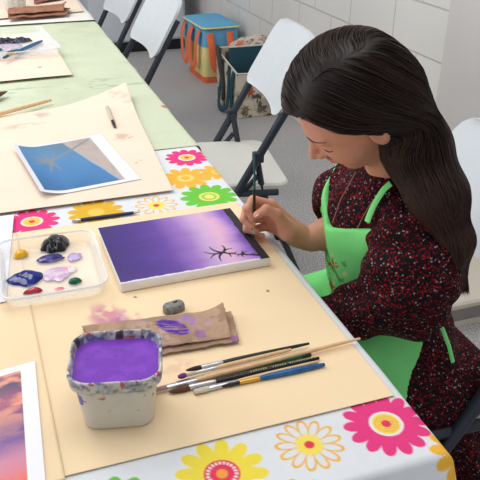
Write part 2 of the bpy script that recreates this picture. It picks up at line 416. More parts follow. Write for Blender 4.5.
FL = [(.424, .602, .057, 'pink', 14, .2), (.312, .600, .044, 'outline', 13, .0), (.192, .590, .056, 'yellow', 12, .3), (.062, .575, .052, 'green', 12, .1),
      (.262, .498, .056, 'orange', 12, .1), (.496, .53, .045, 'orange', 11, 0), (.155, .47, .05, 'pink', 12, 0),
      (.427, 1.587, .053, 'pink', 12, .1), (.390, 1.465, .060, 'orange', 11, .4), (.412, 1.352, .063, 'green', 12, .1), (.292, 1.345, .045, 'outline', 12, .2),
      (.165, 1.352, .058, 'gold', 12, .3), (.035, 1.350, .055, 'pink', 13, .0), (.470, 1.478, .044, 'orange', 10, .6),
      (.478, 1.24, .04, 'gold', 12, 0), (-.1, 1.36, .05, 'orange', 12, 0),
      (-.06, .585, .05, 'pink', 12, .2), (-.18, .6, .05, 'gold', 12, .1)]
X0, X1, Y0, Y1 = -.295, .466, .538, 1.70
def cloth(name, X0, X1, Y0, Y1, drop_r, drop_f, colfn, nu, nv, lb, z=.0, seed=1, amp=.002, drop_b=0, flare=.10, group=None, wob=.5):
    """cloth over the table: top, a hanging right side and a hanging near end, one sheet"""
    R = .012
    def prof(s, L, drop, flare):     # arc position s (0 at the far side) -> offset along and below
        over = np.clip(s-L, 0, None); th = np.clip(over/R, 0, PI/2-flare)
        x = np.where(s <= L, s, L+R*np.sin(th)); zz = np.where(s <= L, 0, -R*(1-np.cos(th)))
        rest = np.clip(over-R*(PI/2-flare), 0, None); x = x+rest*math.sin(flare); zz = zz-rest*math.cos(flare); return x, zz
    def fn(u, v):
        s = u*(X1-X0+drop_r); q = v*(Y1-Y0+drop_f)
        x, zx = prof(s, X1-X0, drop_r, flare); y, zy = prof(q, Y1-Y0, drop_f, .45)
        X = X0+x; Y = Y1-y                                # v runs towards the viewer
        hang = np.clip(-zx, 0, None); hf = np.clip(-zy, 0, None)
        X = X+hang*.16*np.sin(Y*17+seed)*wob+hang*.1*np.sin(Y*41+seed*2)*wob
        Y = Y+hf*.14*np.sin(X*19+seed)*wob
        Z = T+.0015+z+zx+zy*(1-np.clip(hang/.3, 0, 1)*.0)
        both = (hang > 0) & (hf > 0); Z = np.where(both, T+.0015+z-np.maximum(hang, hf), Z)
        Z = Z+amp*(vn(X, Y, seed, 9, 3)-.5)*(hang+hf < .02)
        return X, Y, Z
    def cf(u, v, X, Y):
        s = u*(X1-X0+drop_r)+X0; q = Y1-v*(Y1-Y0+drop_f)      # unrolled cloth coordinates, so the print follows the cloth
        return colfn(s, q)
    return grid(name, nu, nv, fn, cf, M_['v_cloth'])
def flow_cols(X, Y):
    acc = 0
    for dx, dy in ((-.0005, -.0004), (.0005, -.0005), (-.0004, .0005), (.0005, .0004)):      # averaged so print edges stay soft
        col = np.ones(X.shape+(3,))*C3(222, 225, 229)
        for f in FL: col = flower(col, X+dx, Y+dy, *f)
        acc = acc+col*.25
    return acc
def flow_cols_old(X, Y):
    col = np.ones(X.shape+(3,))*C3(228, 230, 233)
    return col
o = cloth('tablecloth', X0, X1, Y0, 1.72, .05, .16, flow_cols, 560, 820, '', seed=2, amp=.0008)
tag(o, 'white tablecloth printed with large pink, yellow, orange and green flowers', 'tablecloth')
def green_cols(X, Y):
    n = vn(X, Y, 5, 6, 4); col = np.ones(X.shape+(3,))*C3(205, 213, 186); col = mixc(col, C3(190, 200, 170), sst(.5, .75, n)*.6)
    col = mixc(col, C3(120, 124, 118), sst(.7, .8, vn(X, Y, 9, 40, 2))*(np.hypot((X-.30), (Y-2.27)*.6) < .035)*.6)
    col = mixc(col, C3(150, 155, 140), sst(.62, .75, vn(X*.6, Y*2, 12, 30, 2))*(np.abs(Y-2.29) < .06)*.5)
    col = mixc(col, C3(196, 90, 60), (np.hypot(X-.472, (Y-1.99)*.7) < .010)*.8)
    return col
o = cloth('tablecloth', -.30, .470, 1.655, 3.33, .16, .0, green_cols, 160, 360, '', z=.0018, seed=4, amp=.0035, wob=.9)
tag(o, 'pale green tablecloth, creased, over the middle of the long table', 'tablecloth')
o = cloth('tablecloth', -.30, .470, 3.26, 4.215, .18, .0, lambda X, Y: np.ones(X.shape+(3,))*C3(236, 234, 226)*(1-.05*vn(X, Y, 3, 8)[..., None]), 60, 80, '', z=.009, seed=6, amp=.003)
tag(o, 'white tablecloth at the far end, its near edge lapping the pale green one', 'tablecloth')

# ------------------------------------------------------------------ paper sheets
def sheet(name, cs, colfn, m, lb, cat, z=T+.004, nu=120, nv=120, curl=None, th=.0006, group=None, wav=.0015, seed=1):
    """cs: corners near-left, near-right, far-right, far-left (x, y)"""
    A, B, Cc, D = [np.array(c, float) for c in cs]
    def fn(u, v):
        P = (1-u)[..., None]*(1-v)[..., None]*A+u[..., None]*(1-v)[..., None]*B+(u*v)[..., None]*Cc+((1-u)*v)[..., None]*D
        Z = z+wav*vn(P[..., 0], P[..., 1], seed, 7, 2)
        if curl: Z = Z+curl(u, v)
        return P[..., 0], P[..., 1], Z
    o = grid(name, nu, nv, fn, colfn, m, thick=th); tag(o, lb, cat, group); return o
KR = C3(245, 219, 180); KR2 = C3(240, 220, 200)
def kcols(stains, tone=None):
    def f(u, v, X, Y):
        col = np.ones(X.shape+(3,))*(KR if tone is None else tone); col = col*(1-.03*vn(X, Y, 3, 12, 3))[..., None]
        for (cx, cy, rx, ry, ang, c, st, sc) in stains:
            dx, dy = X-cx, Y-cy; ca, sa = math.cos(ang), math.sin(ang); r = np.hypot((dx*ca+dy*sa)/rx, (-dx*sa+dy*ca)/ry)
            n = vn(X, Y, int(abs(cx*977+cy*131)) % 50, sc, 3); col = mixc(col, C3(*c), st*sst(1.05, .4, r)*sst(.36, .58, n))
        return col
    return f
tx = lambda px, py: at(px, py)[:2]
st_main = [(*tx(108, 320), .035, .055, .3, (196, 110, 150), .75, 55), (*tx(118, 325), .03, .03, 0, (150, 80, 170), .5, 70), (*tx(136, 299), .006, .004, 0, (110, 60, 110), .9, 200),
           (*tx(128, 318), .02, .03, .6, (214, 150, 170), .8, 70), (*tx(268, 293), .004, .005, 0, (90, 84, 90), .9, 250), (*tx(197, 392), .002, .003, 0, (60, 40, 60), .9, 200),
           (*tx(170, 370), .05, .02, 0, (214, 170, 150), .4, 60)]
sheet('paper_sheet', [(.012, .645), (.461, .645), (.457, 1.303), (.000, 1.303)], kcols(st_main), M_['v_kraft'], 'large buff paper sheet under the purple canvas, the water tub and the brushes', 'paper', nu=360, nv=480, group='buff paper sheets covering the table', wav=.0008)
sheet('paper_sheet', [(-.29, .50), (.022, .60), (-.002, 1.07), (-.31, 1.10)], kcols([]), M_['v_kraft'], 'buff paper sheet at the lower left, under the sunset photo print', 'paper', z=T+.0065, group='buff paper sheets covering the table', nu=80, nv=120, wav=.0004) if False else None
sheet('paper_sheet', [(-.29, .645), (.012, .638), (.002, 1.30), (-.29, 1.30)], kcols([]), M_['v_kraft'], 'buff paper sheet at the lower left, under the sunset photo print', 'paper', z=T+.0058, group='buff paper sheets covering the table', nu=80, nv=160, wav=.0006)
st2 = [(*tx(35, 118), .06, .03, .3, (176, 140, 140), .5, 40), (*tx(25, 128), .07, .025, .2, (206, 160, 130), .55, 30), (*tx(120, 140), .035, .03, .4, (200, 150, 130), .6, 40),
       (*tx(123, 105), .03, .09, .5, (214, 178, 160), .5, 60), (*tx(138, 165), .018, .006, .8, (160, 120, 90), .6, 120), (*tx(36, 126), .01, .004, .3, (110, 90, 120), .9, 150), (*tx(128, 142), .03, .004, .6, (140, 120, 130), .6, 100)]
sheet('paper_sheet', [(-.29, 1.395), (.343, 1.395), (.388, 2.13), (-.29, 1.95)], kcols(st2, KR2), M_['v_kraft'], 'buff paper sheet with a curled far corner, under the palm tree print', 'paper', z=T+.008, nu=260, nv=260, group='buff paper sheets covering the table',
      curl=lambda u, v: .035*np.clip((u+v-1.62)/.38, 0, 1)**2+.004*np.sin(u*7)*v)
st3 = [(*tx(5, 60), .12, .1, .3, (196, 170, 190), .6, 20), (*tx(40, 71), .012, .006, .2, (70, 60, 66), 1., 120)]
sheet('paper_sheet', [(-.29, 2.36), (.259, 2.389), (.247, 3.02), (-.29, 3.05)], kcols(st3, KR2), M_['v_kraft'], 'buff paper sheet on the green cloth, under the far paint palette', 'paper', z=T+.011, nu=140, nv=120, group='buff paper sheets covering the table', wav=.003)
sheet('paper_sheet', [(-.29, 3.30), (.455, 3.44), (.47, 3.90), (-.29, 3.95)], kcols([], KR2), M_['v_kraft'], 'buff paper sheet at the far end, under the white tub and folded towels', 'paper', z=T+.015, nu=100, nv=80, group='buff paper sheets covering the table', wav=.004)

# canvas being painted
def box_sheet():
    t = thing('stretched_canvas', (.289, 1.133, T+.0055), math.radians(.8), 'small stretched canvas with a purple sky and a black palm tree, being painted', 'canvas')
    b = MB(); W2, D2 = .1365, .109
    rings = [rrect(0, 0, z, 2*W2-g, 2*D2-g, .003, n=3) for z, g in ((0, .002), (.002, 0), (.0145, 0), (.0165, .002))]
    b.loft(rings); b.build('frame_edge', M_['canvas_edge'], t)
    def fn(u, v): return -W2+.001+u*(2*W2-.002), -D2+.001+v*(2*D2-.002), np.full(u.shape, .0168)
    def cf(u, v, X, Y):
        n = vn(u, v, 21, 3, 4); n2 = vn(u*1, v*4, 22, 4, 3); w = u+.10*(n-.5)+.05*(n2-.5)
        stops = [(0, (56, 32, 108)), (.15, (68, 42, 130)), (.38, (100, 66, 158)), (.55, (152, 112, 188)), (.68, (200, 166, 210)), (.78, (222, 178, 206)), (.86, (188, 148, 210)), (.93, (130, 92, 186)), (1., (104, 70, 170))]
        col = np.zeros(u.shape+(3,))
        xs = [s[0] for s in stops]
        for c in range(3): col[..., c] = np.interp(w, xs, [C3(*s[1])[c] for s in stops])
        col = mixc(col, C3(228, 170, 196), sst(.55, .7, vn(u, v, 23, 5, 3))*np.exp(-((u-.80)/.05)**2)*.7)
        col = mixc(col, C3(58, 34, 120), sst(.5, .7, n2)*sst(.5, .1, u)*.45)
        col = mixc(col, C3(84, 56, 140), sst(.25, .0, v)*sst(.6, .1, u)*.4)
        bandw = .055+.012*vn(u, v, 8, 14, 2); blk = (u > 1-bandw)
        col = mixc(col, C3(34, 32, 38), blk)
        # ragged unpainted near edge
        col = mixc(col, C3(228, 220, 226), (v < .012+.018*vn(u, v*0, 4, 30, 2)) & (u < .93))
        # palm drawn sideways: trunk base on the black band, crown towards the middle
        uu, vv = u*.273, v*.218
        def stroke(p, q, w0, w1, bend=0):
            nonlocal col
            p = np.array(p); q = np.array(q); d = q-p; L = np.hypot(*d); h = np.clip(((uu-p[0])*d[0]+(vv-p[1])*d[1])/(L*L), 0, 1)
            nx, ny = -d[1]/L, d[0]/L; cx = p[0]+h*d[0]+nx*bend*4*h*(1-h); cy = p[1]+h*d[1]+ny*bend*4*h*(1-h)
            col = mixc(col, C3(28, 22, 40), (np.hypot(uu-cx, vv-cy) < w0+(w1-w0)*h))
        cx, cy = .199, .046
        stroke((.262, .016), (cx, cy), .0022, .0012, .004)
        for (dx, dy, bd) in ((-.030, .012, .006), (-.026, -.012, -.005), (-.012, -.026, -.005), (.008, -.018, .004), (-.016, .026, .005), (.006, .024, -.004), (.018, .008, .004), (.022, -.006, -.004)):
            stroke((cx, cy), (cx+dx*1.08, cy+dy*1.08), .0030, .0010, bd)
        cx2, cy2 = .232, .030
        stroke((.262, .012), (cx2, cy2), .0018, .001, .002)
        for (dx, dy, bd) in ((-.014, .006, .003), (-.013, -.006, -.002), (-.004, -.012, -.002), (.004, .010, .002), (.010, .004, .002)):
            stroke((cx2, cy2), (cx2+dx, cy2+dy), .0020, .0008, bd)
        stroke((.262, .030), (.236, .022), .001, .0006, .002)
        return col
    grid('painted_face', 420, 340, fn, cf, M_['v_paint'], t)
box_sheet()

# photo prints
def print_sheet(cs, img, lb, z, curl=None, border=.06, bw=(.06, .06, .06, .16), th=.0005):
    def cf(u, v, X, Y):
        l, r, bt, tp = bw; col = np.ones(u.shape+(3,))*C3(232, 232, 240); ins = (u > l) & (u < 1-r) & (v > bt) & (v < 1-tp)
        iu = (u-l)/(1-l-r); iv = (v-bt)/(1-bt-tp); im = img(np.clip(iu, 0, 1), np.clip(iv, 0, 1)); return np.where(ins[..., None], im, col)
    return sheet('photo_print', cs, cf, M_['v_print'], lb, 'photo print', z=z, nu=260, nv=260, curl=curl, wav=0, th=th)
def img_palm(u, v):
    n = vn(u, v, 31, 4, 4)
    col = np.zeros(u.shape+(3,)); w = v*.75+.25*u+.15*(n-.5)
    for c in range(3): col[..., c] = np.interp(w, [0, .3, .6, .85, 1], [C3(*q)[c] for q in ((50, 104, 158), (70, 126, 180), (84, 136, 184), (96, 130, 150), (110, 130, 140))])
    # sand wedge on the right
    d = (u-.60)-(1-v)*.34+ (v-1)*.0 + .03*(n-.5); col = mixc(col, C3(186, 172, 166), sst(-.01, .03, d)); col = mixc(col, C3(168, 142, 128), sst(.0, .1, d)*sst(.4, .7, n)*.6)
    col = mixc(col, C3(196, 204, 210), np.exp(-(d/.012)**2)*.6)
    for k, (p, q, wd) in enumerate([((.30, .62), (.95, .96), .018), ((.30, .62), (.10, .80), .03), ((.30, .62), (.08, .60), .03), ((.30, .62), (.22, .40), .03), ((.30, .62), (.36, .40), .025), ((.30, .62), (.42, .82), .03), ((.30, .62), (.24, .86), .025), ((.30, .62), (.12, .70), .03)]):
        dx, dy = q[0]-p[0], q[1]-p[1]; L2 = dx*dx+dy*dy; h = np.clip(((u-p[0])*dx+(v-p[1])*dy)/L2, 0, 1); r = np.hypot(u-p[0]-h*dx, v-p[1]-h*dy)
        col = mixc(col, C3(128, 138, 142), (r < wd*(1-.6*h if k else 1)*(.6+.8*vn(u, v, 40+k, 40, 2)))*.8)
    return col
print_sheet([(.064, 1.440), (.288, 1.472), (.252, 1.795), (.026, 1.74)], img_palm, 'photo print of a palm tree over blue water on a beach, white border', T+.0105, curl=lambda u, v: .010*np.clip(1-u*3.5, 0, 1)**2*1.6+.010*np.clip(v-.8, 0, 1)*5*np.clip(.5-u, 0, 1), bw=(.05, .15, .05, .03))
def img_sun(u, v):
    n = vn(u*1.2+v*.5, v*3, 51, 2.2, 5); n2 = vn(u+v*.4, v*4, 52, 2.5, 4); w = np.clip(1-v+.12*(n-.5), 0, 1)
    col = np.zeros(u.shape+(3,))
    for c in range(3): col[..., c] = np.interp(w, [0, .10, .28, .45, .6, .75, .88, 1], [C3(*q)[c] for q in ((30, 24, 70), (54, 36, 92), (160, 70, 104), (78, 40, 116), (104, 58, 138), (196, 120, 150), (226, 100, 84), (224, 84, 50))])
    col = mixc(col, C3(244, 158, 120), sst(.52, .66, n)*sst(.75, .2, w)*.9); col = mixc(col, C3(86, 56, 130), sst(.55, .7, n2)*sst(.8, .2, w)*.7); return col
print_sheet([(-.225, .615), (-.011, .625), (-.001, .877), (-.225, .845)], img_sun, 'photo print of a pink and orange sunset sky, at the lower left', T+.0085, bw=(.1, .095, .02, .055))
def img_blue(u, v):
    n = vn(u, v, 61, 3, 3); return mixc(np.ones(u.shape+(3,))*C3(120, 140, 196), C3(60, 80, 140), sst(.3, .7, n))
print_sheet([(-.26, 1.035), (-.032, 1.052), (.003, 1.38), (-.22, 1.38)], img_blue, 'white bordered print half under the left edge of the paint palette', T+.0085, bw=(.05, .10, .10, .40))

# ------------------------------------------------------------------ water tub
t = thing('water_tub', (.098, .744, T+.005), math.radians(-13), 'small white plastic tub of purple paint water, rim smeared with paint', 'tub')
def tubring(z, g):
    P = np.array(rrect(0, 0, z*1.10, (.108+g)*1.07, (.098+g)*1.10, .028+g*.3, n=8)); Q = np.concatenate([P, P[:1]]); L = np.concatenate([[0], np.cumsum(np.linalg.norm(np.diff(Q, axis=0), axis=1))])
    t_ = np.linspace(0, L[-1], 161)[:-1]; return [tuple(np.interp(t_, L, Q[:, i])[j] for i in range(3)) for j in range(160)]
rings = [tubring(.0, -.026), *[tubring(.001+.049*i/14, -.022+.010*i/14) for i in range(15)], tubring(.060, -.010), tubring(.062, -.004), tubring(.0625, .001), tubring(.074, .004), tubring(.078, .003), tubring(.079, .0), tubring(.078, -.003), tubring(.070, -.006), tubring(.045, -.014), tubring(.01, -.028)]
b = MB(); b.loft([r for r in rings]); 
me = mesh('tub_wall', b.v, b.f)
bm = bmesh.new(); bm.from_mesh(me); bmesh.ops.subdivide_edges(bm, edges=bm.edges[:], cuts=2, use_grid_fill=True); bm.to_mesh(me); bm.free()
v = verts(me); n_ = vn(v[:, 0]*1+v[:, 2], v[:, 1]-v[:, 2], 71, 90, 3); n2_ = vn(v[:, 0]-v[:, 2], v[:, 1]+v[:, 2]*2, 72, 140, 2); n3_ = vn(v[:, 0]+5, v[:, 1]+v[:, 2], 73, 120, 2)
col = np.ones((len(v), 3))*C3(214, 210, 202); col = col*(1-.10*vn(v[:, 0], v[:, 2]+v[:, 1], 74, 60, 2))[:, None]
rim = sst(.062, .072, v[:, 2])
col = mixc(col, C3(150, 150, 160), rim*sst(.4, .6, n_)*.8); col = mixc(col, C3(40, 44, 86), rim*sst(.56, .68, n2_)*.65); col = mixc(col, C3(46, 84, 160), rim*sst(.66, .74, n3_)*.8)
col = mixc(col, C3(176, 40, 50), sst(.74, .79, vn(v[:, 0]+v[:, 1], v[:, 2]*1.3, 78, 110, 2))*.8*(v[:, 2] > .03)); col = mixc(col, C3(26, 22, 44), rim*sst(.62, .7, vn(v[:, 0]*2, v[:, 1], 76, 45, 2))*(v[:, 1] > 0)*.9)
col = mixc(col, C3(40, 70, 160), (np.hypot(v[:, 0]+.046, (v[:, 2]-.048)*.5) < .005)*(v[:, 1] < -.01)*.9)
for a in range(1):
    paintv(me, col)
tb = link('tub_wall', me, M_['v_wet'].copy(), t); tb.data.materials[0].node_tree.nodes['Principled BSDF'].inputs['Roughness'].default_value = .35
def fw(u, v):
    r = np.sqrt(u); a = v*2*PI; R0 = np.array(tubring(0, -.0065))[:, :2]; R0 = np.concatenate([R0, R0[:1]])
    s = v*(len(R0)-1); i = np.clip(s.astype(int), 0, len(R0)-2); f = s-i; P = R0[i]*(1-f)[..., None]+R0[i+1]*f[..., None]
    return P[..., 0]*r, P[..., 1]*r, np.full(u.shape, .074)+.0003*vn(P[..., 0]*r, P[..., 1]*r, 2, 60)
def cw(u, v, X, Y):
    n = vn(X, Y, 81, 60, 3); c = mixc(np.ones(u.shape+(3,))*C3(122, 64, 182), C3(132, 72, 192), sst(.35, .7, n)); return mixc(c, C3(96, 50, 150), (vn(X, Y, 82, 300, 1) > .93)*.7)
grid('paint_water', 60, 140, fw, cw, M_['v_wet'], t)

# ------------------------------------------------------------------ palettes
def blob(P, c, rx, ry, h, seed, rough=.5, M=None):
    """lumpy paint heap as a mesh part"""
    nu, nv = 28, 96
    def fn(u, v):
        a = v*2*PI; rr = u*(1+.28*rough*(vn(np.cos(a)*1.5+3, np.sin(a)*1.5+3, seed, 1.3, 1)-.5)*2)
        X = c[0]+rx*rr*np.cos(a); Y = c[1]+ry*rr*np.sin(a)
        Z = c[2]+h*(1-u**3.2)*(1-rough*.5+rough*1.0*(vn(X, Y, seed+5, 75, 2))); return X, Y, Z
    return fn
def make_palette(loc, rz, w, d, lb, paints, name='paint_palette', hgt=.022):
    t = thing(name, loc, rz, lb, 'palette')
    R = lambda z, g: rrect(0, 0, z, w+g, d+g, .026+g*.3, n=7)
    b = MB(); b.loft([R(0, -.022), R(.001, -.016), R(hgt*.8, -.006), R(hgt*.85, .0), R(hgt, .004), R(hgt+.0015, .002), R(hgt+.001, -.004), R(hgt*.9, -.008), R(.004, -.018), R(.0022, -.024)])
    b.build('tray', M_['clear'], t)
    b = MB(); rp = R(hgt+.001, .003); b.tube(rp+rp[:1], .0022, 8, cap=False); b.build('rim', M_['clear_rim'], t)
    for (px, py, rx, ry, h, c1, c2, rough, seed) in paints:
        fn = blob(None, (px, py, .0024), rx, ry, h, seed, rough)
        def cf(u, v, X, Y, c1=c1, c2=c2, seed=seed): return mixc(np.ones(u.shape+(3,))*C3(*c1), C3(*c2), sst(.4, .6, vn(X, Y, seed+9, 90, 2)))
        grid('paint_blob', 28, 96, fn, cf, M_['v_wet'], t)
    return t
cp = (.050, 1.123)
def rel(px, py): q = at(px, py, T+.008); return q[0]-cp[0], q[1]-cp[1]
pl = [(*rel(54, 246), .026, .028, .014, (10, 10, 14), (20, 20, 26), 1.3, 3), (*rel(50, 259), .026, .014, .005, (48, 38, 100), (84, 70, 150), .6, 4), (*rel(20, 256), .0145, .013, .009, (224, 168, 20), (238, 190, 40), .5, 5),
      (*rel(26, 279), .031, .027, .006, (12, 20, 92), (22, 34, 124), .55, 6), (*rel(34, 292), .016, .008, .006, (150, 26, 44), (176, 40, 60), .7, 7), (*rel(75, 282), .012, .009, .007, (10, 82, 62), (22, 110, 84), .5, 8),
      (*rel(58, 274), .024, .026, .0012, (206, 172, 206), (222, 200, 218), .9, 9), (*rel(74, 257), .014, .014, .0014, (176, 150, 208), (200, 180, 220), 1., 10), (*rel(70, 270), .012, .010, .002, (226, 220, 228), (236, 150, 180), .9, 11), (*rel(60, 289), .008, .005, .001, (220, 110, 140), (230, 130, 150), .8, 12)]
make_palette((cp[0], cp[1], T+.0068), math.radians(-1), .172, .205, 'clear plastic tray with black, yellow, blue, red and green paint', pl)
fp = [(-.04, .055, .045, .022, .018, (26, 26, 34), (52, 50, 70), 1., 3), (.02, .045, .04, .02, .016, (30, 30, 40), (70, 70, 90), 1., 14), (-.03, -.12, .035, .02, .010, (8, 80, 84), (14, 104, 104), .8, 4), (-.10, -.06, .04, .02, .01, (20, 90, 100), (30, 110, 120), .8, 5), (-.05, -.02, .07, .05, .002, (196, 176, 200), (214, 200, 214), 1., 6)]
make_palette((.115, 2.84, T+.0165), math.radians(5), .25, .40, 'clear tray with black and teal paint on the far paper sheet', fp)

# ------------------------------------------------------------------ brushes, pencils, eraser
def brush(p0, p1, segs, lb, name='paintbrush', r=.0035, cat='paintbrush', group=None, nx=None):
    """segs: (part, material, fraction0, fraction1, radius0, radius1, flat); p0 the bristle tip"""
    p0 = np.array(p0, float); p1 = np.array(p1, float); d = p1-p0
    t = thing(name, tuple((p0+p1)/2), 0, lb, cat, group); c0 = (p0+p1)/2
    for (part, m, a, b_, r0, r1, fl, bulge) in segs:
        b = MB(); n = 9
        pts = [p0+d*(a+(b_-a)*i/n)-c0 for i in range(n+1)]
        rs = [max(.0004, r0+(r1-r0)*i/n+bulge*math.sin(PI*i/n)) for i in range(n+1)]
        rs[0] *= .85; rs[-1] *= .85
        b.tube(pts, rs, 12, flat=fl); b.build(part, M_[m], t)
    return t
GB = 'paintbrushes fanned out beside the water tub'
def bz(px, py, z): return at(px, py, T+z)
brush(bz(186, 370.5, .018), bz(309, 343.5, .012), [('bristles', 'br_dark', 0, .12, .0012, .0032, 1, .001), ('ferrule', 'ferrule', .11, .29, .0032, .0034, 1, 0), ('handle', 'dkgreen', .285, 1, .0036, .0022, 1, .0005)], 'dark green paintbrush with dark bristles, lying nearest the brown towel', group=GB)
brush(bz(178, 377, .0155), bz(291, 349.5, .014), [('bristles', 'br_purple', 0, .07, .0022, .0030, 1, .0014), ('stained_bristles', 'br_white', .05, .16, .0026, .0030, 1, 0), ('ferrule', 'ferrule', .15, .34, .0028, .0030, 1, 0), ('handle', 'wood', .335, 1, .0034, .0024, 1, .0003)], 'short raw wood paintbrush with purple stained bristles', group=GB)
brush(bz(153, 390.5, .010), bz(360, 338.5, .012), [('bristles', 'br_mauve', 0, .065, .0040, .0046, .45, 0), ('ferrule', 'ferrule', .06, .20, .0046, .0034, .7, 0), ('handle', 'wood', .197, 1, .0036, .0022, 1, .0008)], 'longest paintbrush, raw wood handle and flat mauve bristles', group=GB)
brush(bz(176, 383, .0075), bz(311, 354.5, .0075), [('bristles', 'br_dark', 0, .1, .0020, .003, 1, 0), ('ferrule', 'ferrule', .09, .27, .003, .0032, 1, 0), ('handle', 'maroon', .265, .47, .0034, .0034, 1, 0), ('handle_paint', 'green', .46, .93, .0035, .0036, 1, 0), ('handle_end', 'dkgreen', .925, 1, .0036, .0030, 1, 0)], 'green paintbrush with a dark maroon neck, in the middle of the fan', group=GB)
bk = brush(bz(169, 392, .0085), bz(319, 358, .0075), [('bristles', 'br_brown', 0, .135, .0014, .0046, .9, .0018), ('ferrule', 'ferrule', .125, .30, .0048, .0036, 1, 0), ('handle', 'blackp', .295, 1, .0038, .0026, 1, .0005)], 'black handled paintbrush with a fat round brown bristle tip', group=GB)
# small pale lettering marks along the black handle
p0 = np.array(bz(169, 392, .0085)); p1 = np.array(bz(319, 358, .0075)); c0 = (p0+p1)/2; b = MB()
for i in range(26):
    if i in (7, 8, 15): continue
    f = .53+i*.0165; q = p0+(p1-p0)*f-c0; b.box((q[0]-.0008, q[1]-.0016, q[2]+.0033), (q[0]+.0006, q[1]+.0004*(i % 3), q[2]+.0044))
b.build('handle_lettering', M_['br_white'], bk, smooth=False)
brush(bz(194, 392, .0085), bz(318, 361.5, .0075), [('bristles', 'br_white', 0, .12, .0046, .0050, .55, .0004), ('ferrule', 'ferrule', .115, .34, .0050, .003, .8, 0), ('handle', 'wood', .335, 1, .0032, .0022, 1, .0004)], 'raw wood paintbrush with wide pale bristles, between the black and the blue brush', group=GB)
brush(bz(218, 387, .0085), bz(324.5, 364.5, .0085), [('bristles', 'br_dark', 0, .09, .0014, .0028, 1, .0), ('ferrule_neck', 'blackp', .085, .20, .003, .003, 1, 0), ('ferrule', 'gold', .195, .385, .0034, .0036, 1, 0), ('handle', 'blue', .38, 1, .0038, .0030, 1, .0014)], 'pearly blue paintbrush with a brass ferrule, nearest the viewer', group=GB)
brush(at(3, 58, T+.035), at(42, 41, T+.026), [('bristles', 'teal', 0, .12, .003, .005, 1, .001), ('ferrule', 'gold', .11, .28, .0045, .0045, 1, 0), ('handle', 'blue', .275, 1, .0048, .005, 1, .002)], 'blue paintbrush resting across the far paint tray')
brush(at(-38, 124, T+.017), at(51, 100, T+.017), [('bristles', 'br_brown', 0, .1, .003, .005, 1, .0), ('ferrule', 'gold', .095, .25, .005, .0045, 1, 0), ('handle', 'wood', .245, 1, .005, .0046, 1, .001)], 'wooden brush handle lying on the far edge of the middle paper sheet')
brush(at(-30, 104, T+.02), at(8, 91, T+.02), [('bristles', 'br_brown', .5, .98, .02, .002, .5, .003), ('handle', 'maroon', 0, .52, .008, .02, .6, 0)], 'flat wide brush with brown bristles poking in at the left edge')
brush(at(140, 212, T+.006), at(72, 221, T+.006), [('graphite_tip', 'blackp', 0, .03, .0005, .0012, 1, 0), ('sharpened_wood', 'wood', .028, .10, .0012, .0036, 1, 0), ('barrel', 'navy' if 'navy' in M_ else 'blackp', .098, .88, .0037, .0037, 1, 0), ('ferrule', 'ferrule', .875, .95, .0038, .0038, 1, 0), ('eraser_end', 'br_white', .945, 1, .0035, .0032, 1, 0)], 'dark blue pencil lying just above the purple canvas', name='pencil', cat='pencil')
for o_ in bpy.data.objects:
    if o_.name.startswith('barrel'): o_.data.materials[0] = mat('navy_lacquer', srgb(26, 34, 84), .3, .1, 80)
brush(at(115, 127, T+.014), at(107, 107, T+.014), [('marker_tip', 'blackp', 0, .3, .003, .005, 1, .001), ('barrel', 'br_white', .28, 1, .006, .006, 1, 0)], 'pale marker stub with a black tip on the curled paper sheet', name='marker_pen', cat='pen')
# eraser
t = thing('eraser', (*at(174, 313)[:2], T+.0052), math.radians(12), 'small rounded grey eraser, smudged, above the brown towel', 'eraser')
b = MB(); R = lambda z, g: [(p[0]+.0, p[1], z) for p in rrect(0, 0, 0, .036+g, .022+g, .009+g*.4, n=6)]
b.loft([R(0, -.004), R(.0015, 0), R(.009, .0), R(.0125, -.003), R(.0138, -.008)]); b.build('eraser_body', mat('grey_rubber', srgb(128, 126, 122), .7, .35, 160, .3, 200), t)
b = MB(); b.tube([(.0, .001, .0134), (.008, .003, .0136)], .0022, 10, flat=.4); b.build('worn_dent', M_['dark'], t)

# ------------------------------------------------------------------ folded paper towels
def towel(cs, lb, z0, stain=None, h=.012, rz=0, tone=(184, 152, 128), nu=180, nv=110, group=None):
    A, B, Cc, D = [np.array(c, float) for c in cs]; c0 = (A+B+Cc+D)/4
    t = thing('paper_towel', (c0[0], c0[1], z0), 0, lb, 'paper towel', group)
    for k, (dz, shr, part) in enumerate(((0, 0., 'lower_fold'), (h*.55, .06, 'upper_fold'))):
        def fn(u, v, k=k, dz=dz, shr=shr):
            u2 = u*(1-shr); v2 = shr*1.2+v*(1-shr*1.4)
            P = (1-u2)[..., None]*(1-v2)[..., None]*A+u2[..., None]*(1-v2)[..., None]*B+(u2*v2)[..., None]*Cc+((1-u2)*v2)[..., None]*D-c0
            edge = 1-(2*np.abs(v-.5))**8
            Z = dz+.002+h*.4*(vn(P[..., 0], P[..., 1], 90+k, 26, 3))+h*.25*edge+.012*k*np.clip((u-.80)/.2, 0, 1)**2*np.clip(v, 0, 1)
            ed = .003*(vn(u*20, v*20, 95+k, 1, 2)-.5)
            return P[..., 0]+ed, P[..., 1]+ed, Z
        def cf(u, v, X, Y, k=k):
            n = vn(X, Y, 97, 50, 4); col = np.ones(u.shape+(3,))*C3(*tone); col = mixc(col, C3(*(int(q*.82) for q in tone)), sst(.4, .65, n)*.6)
            if stain: col = stain(col, u, v, X, Y)
            return col
        grid(part, nu, nv, fn, cf, M_['v_towel'], t, thick=.0016)
    return t
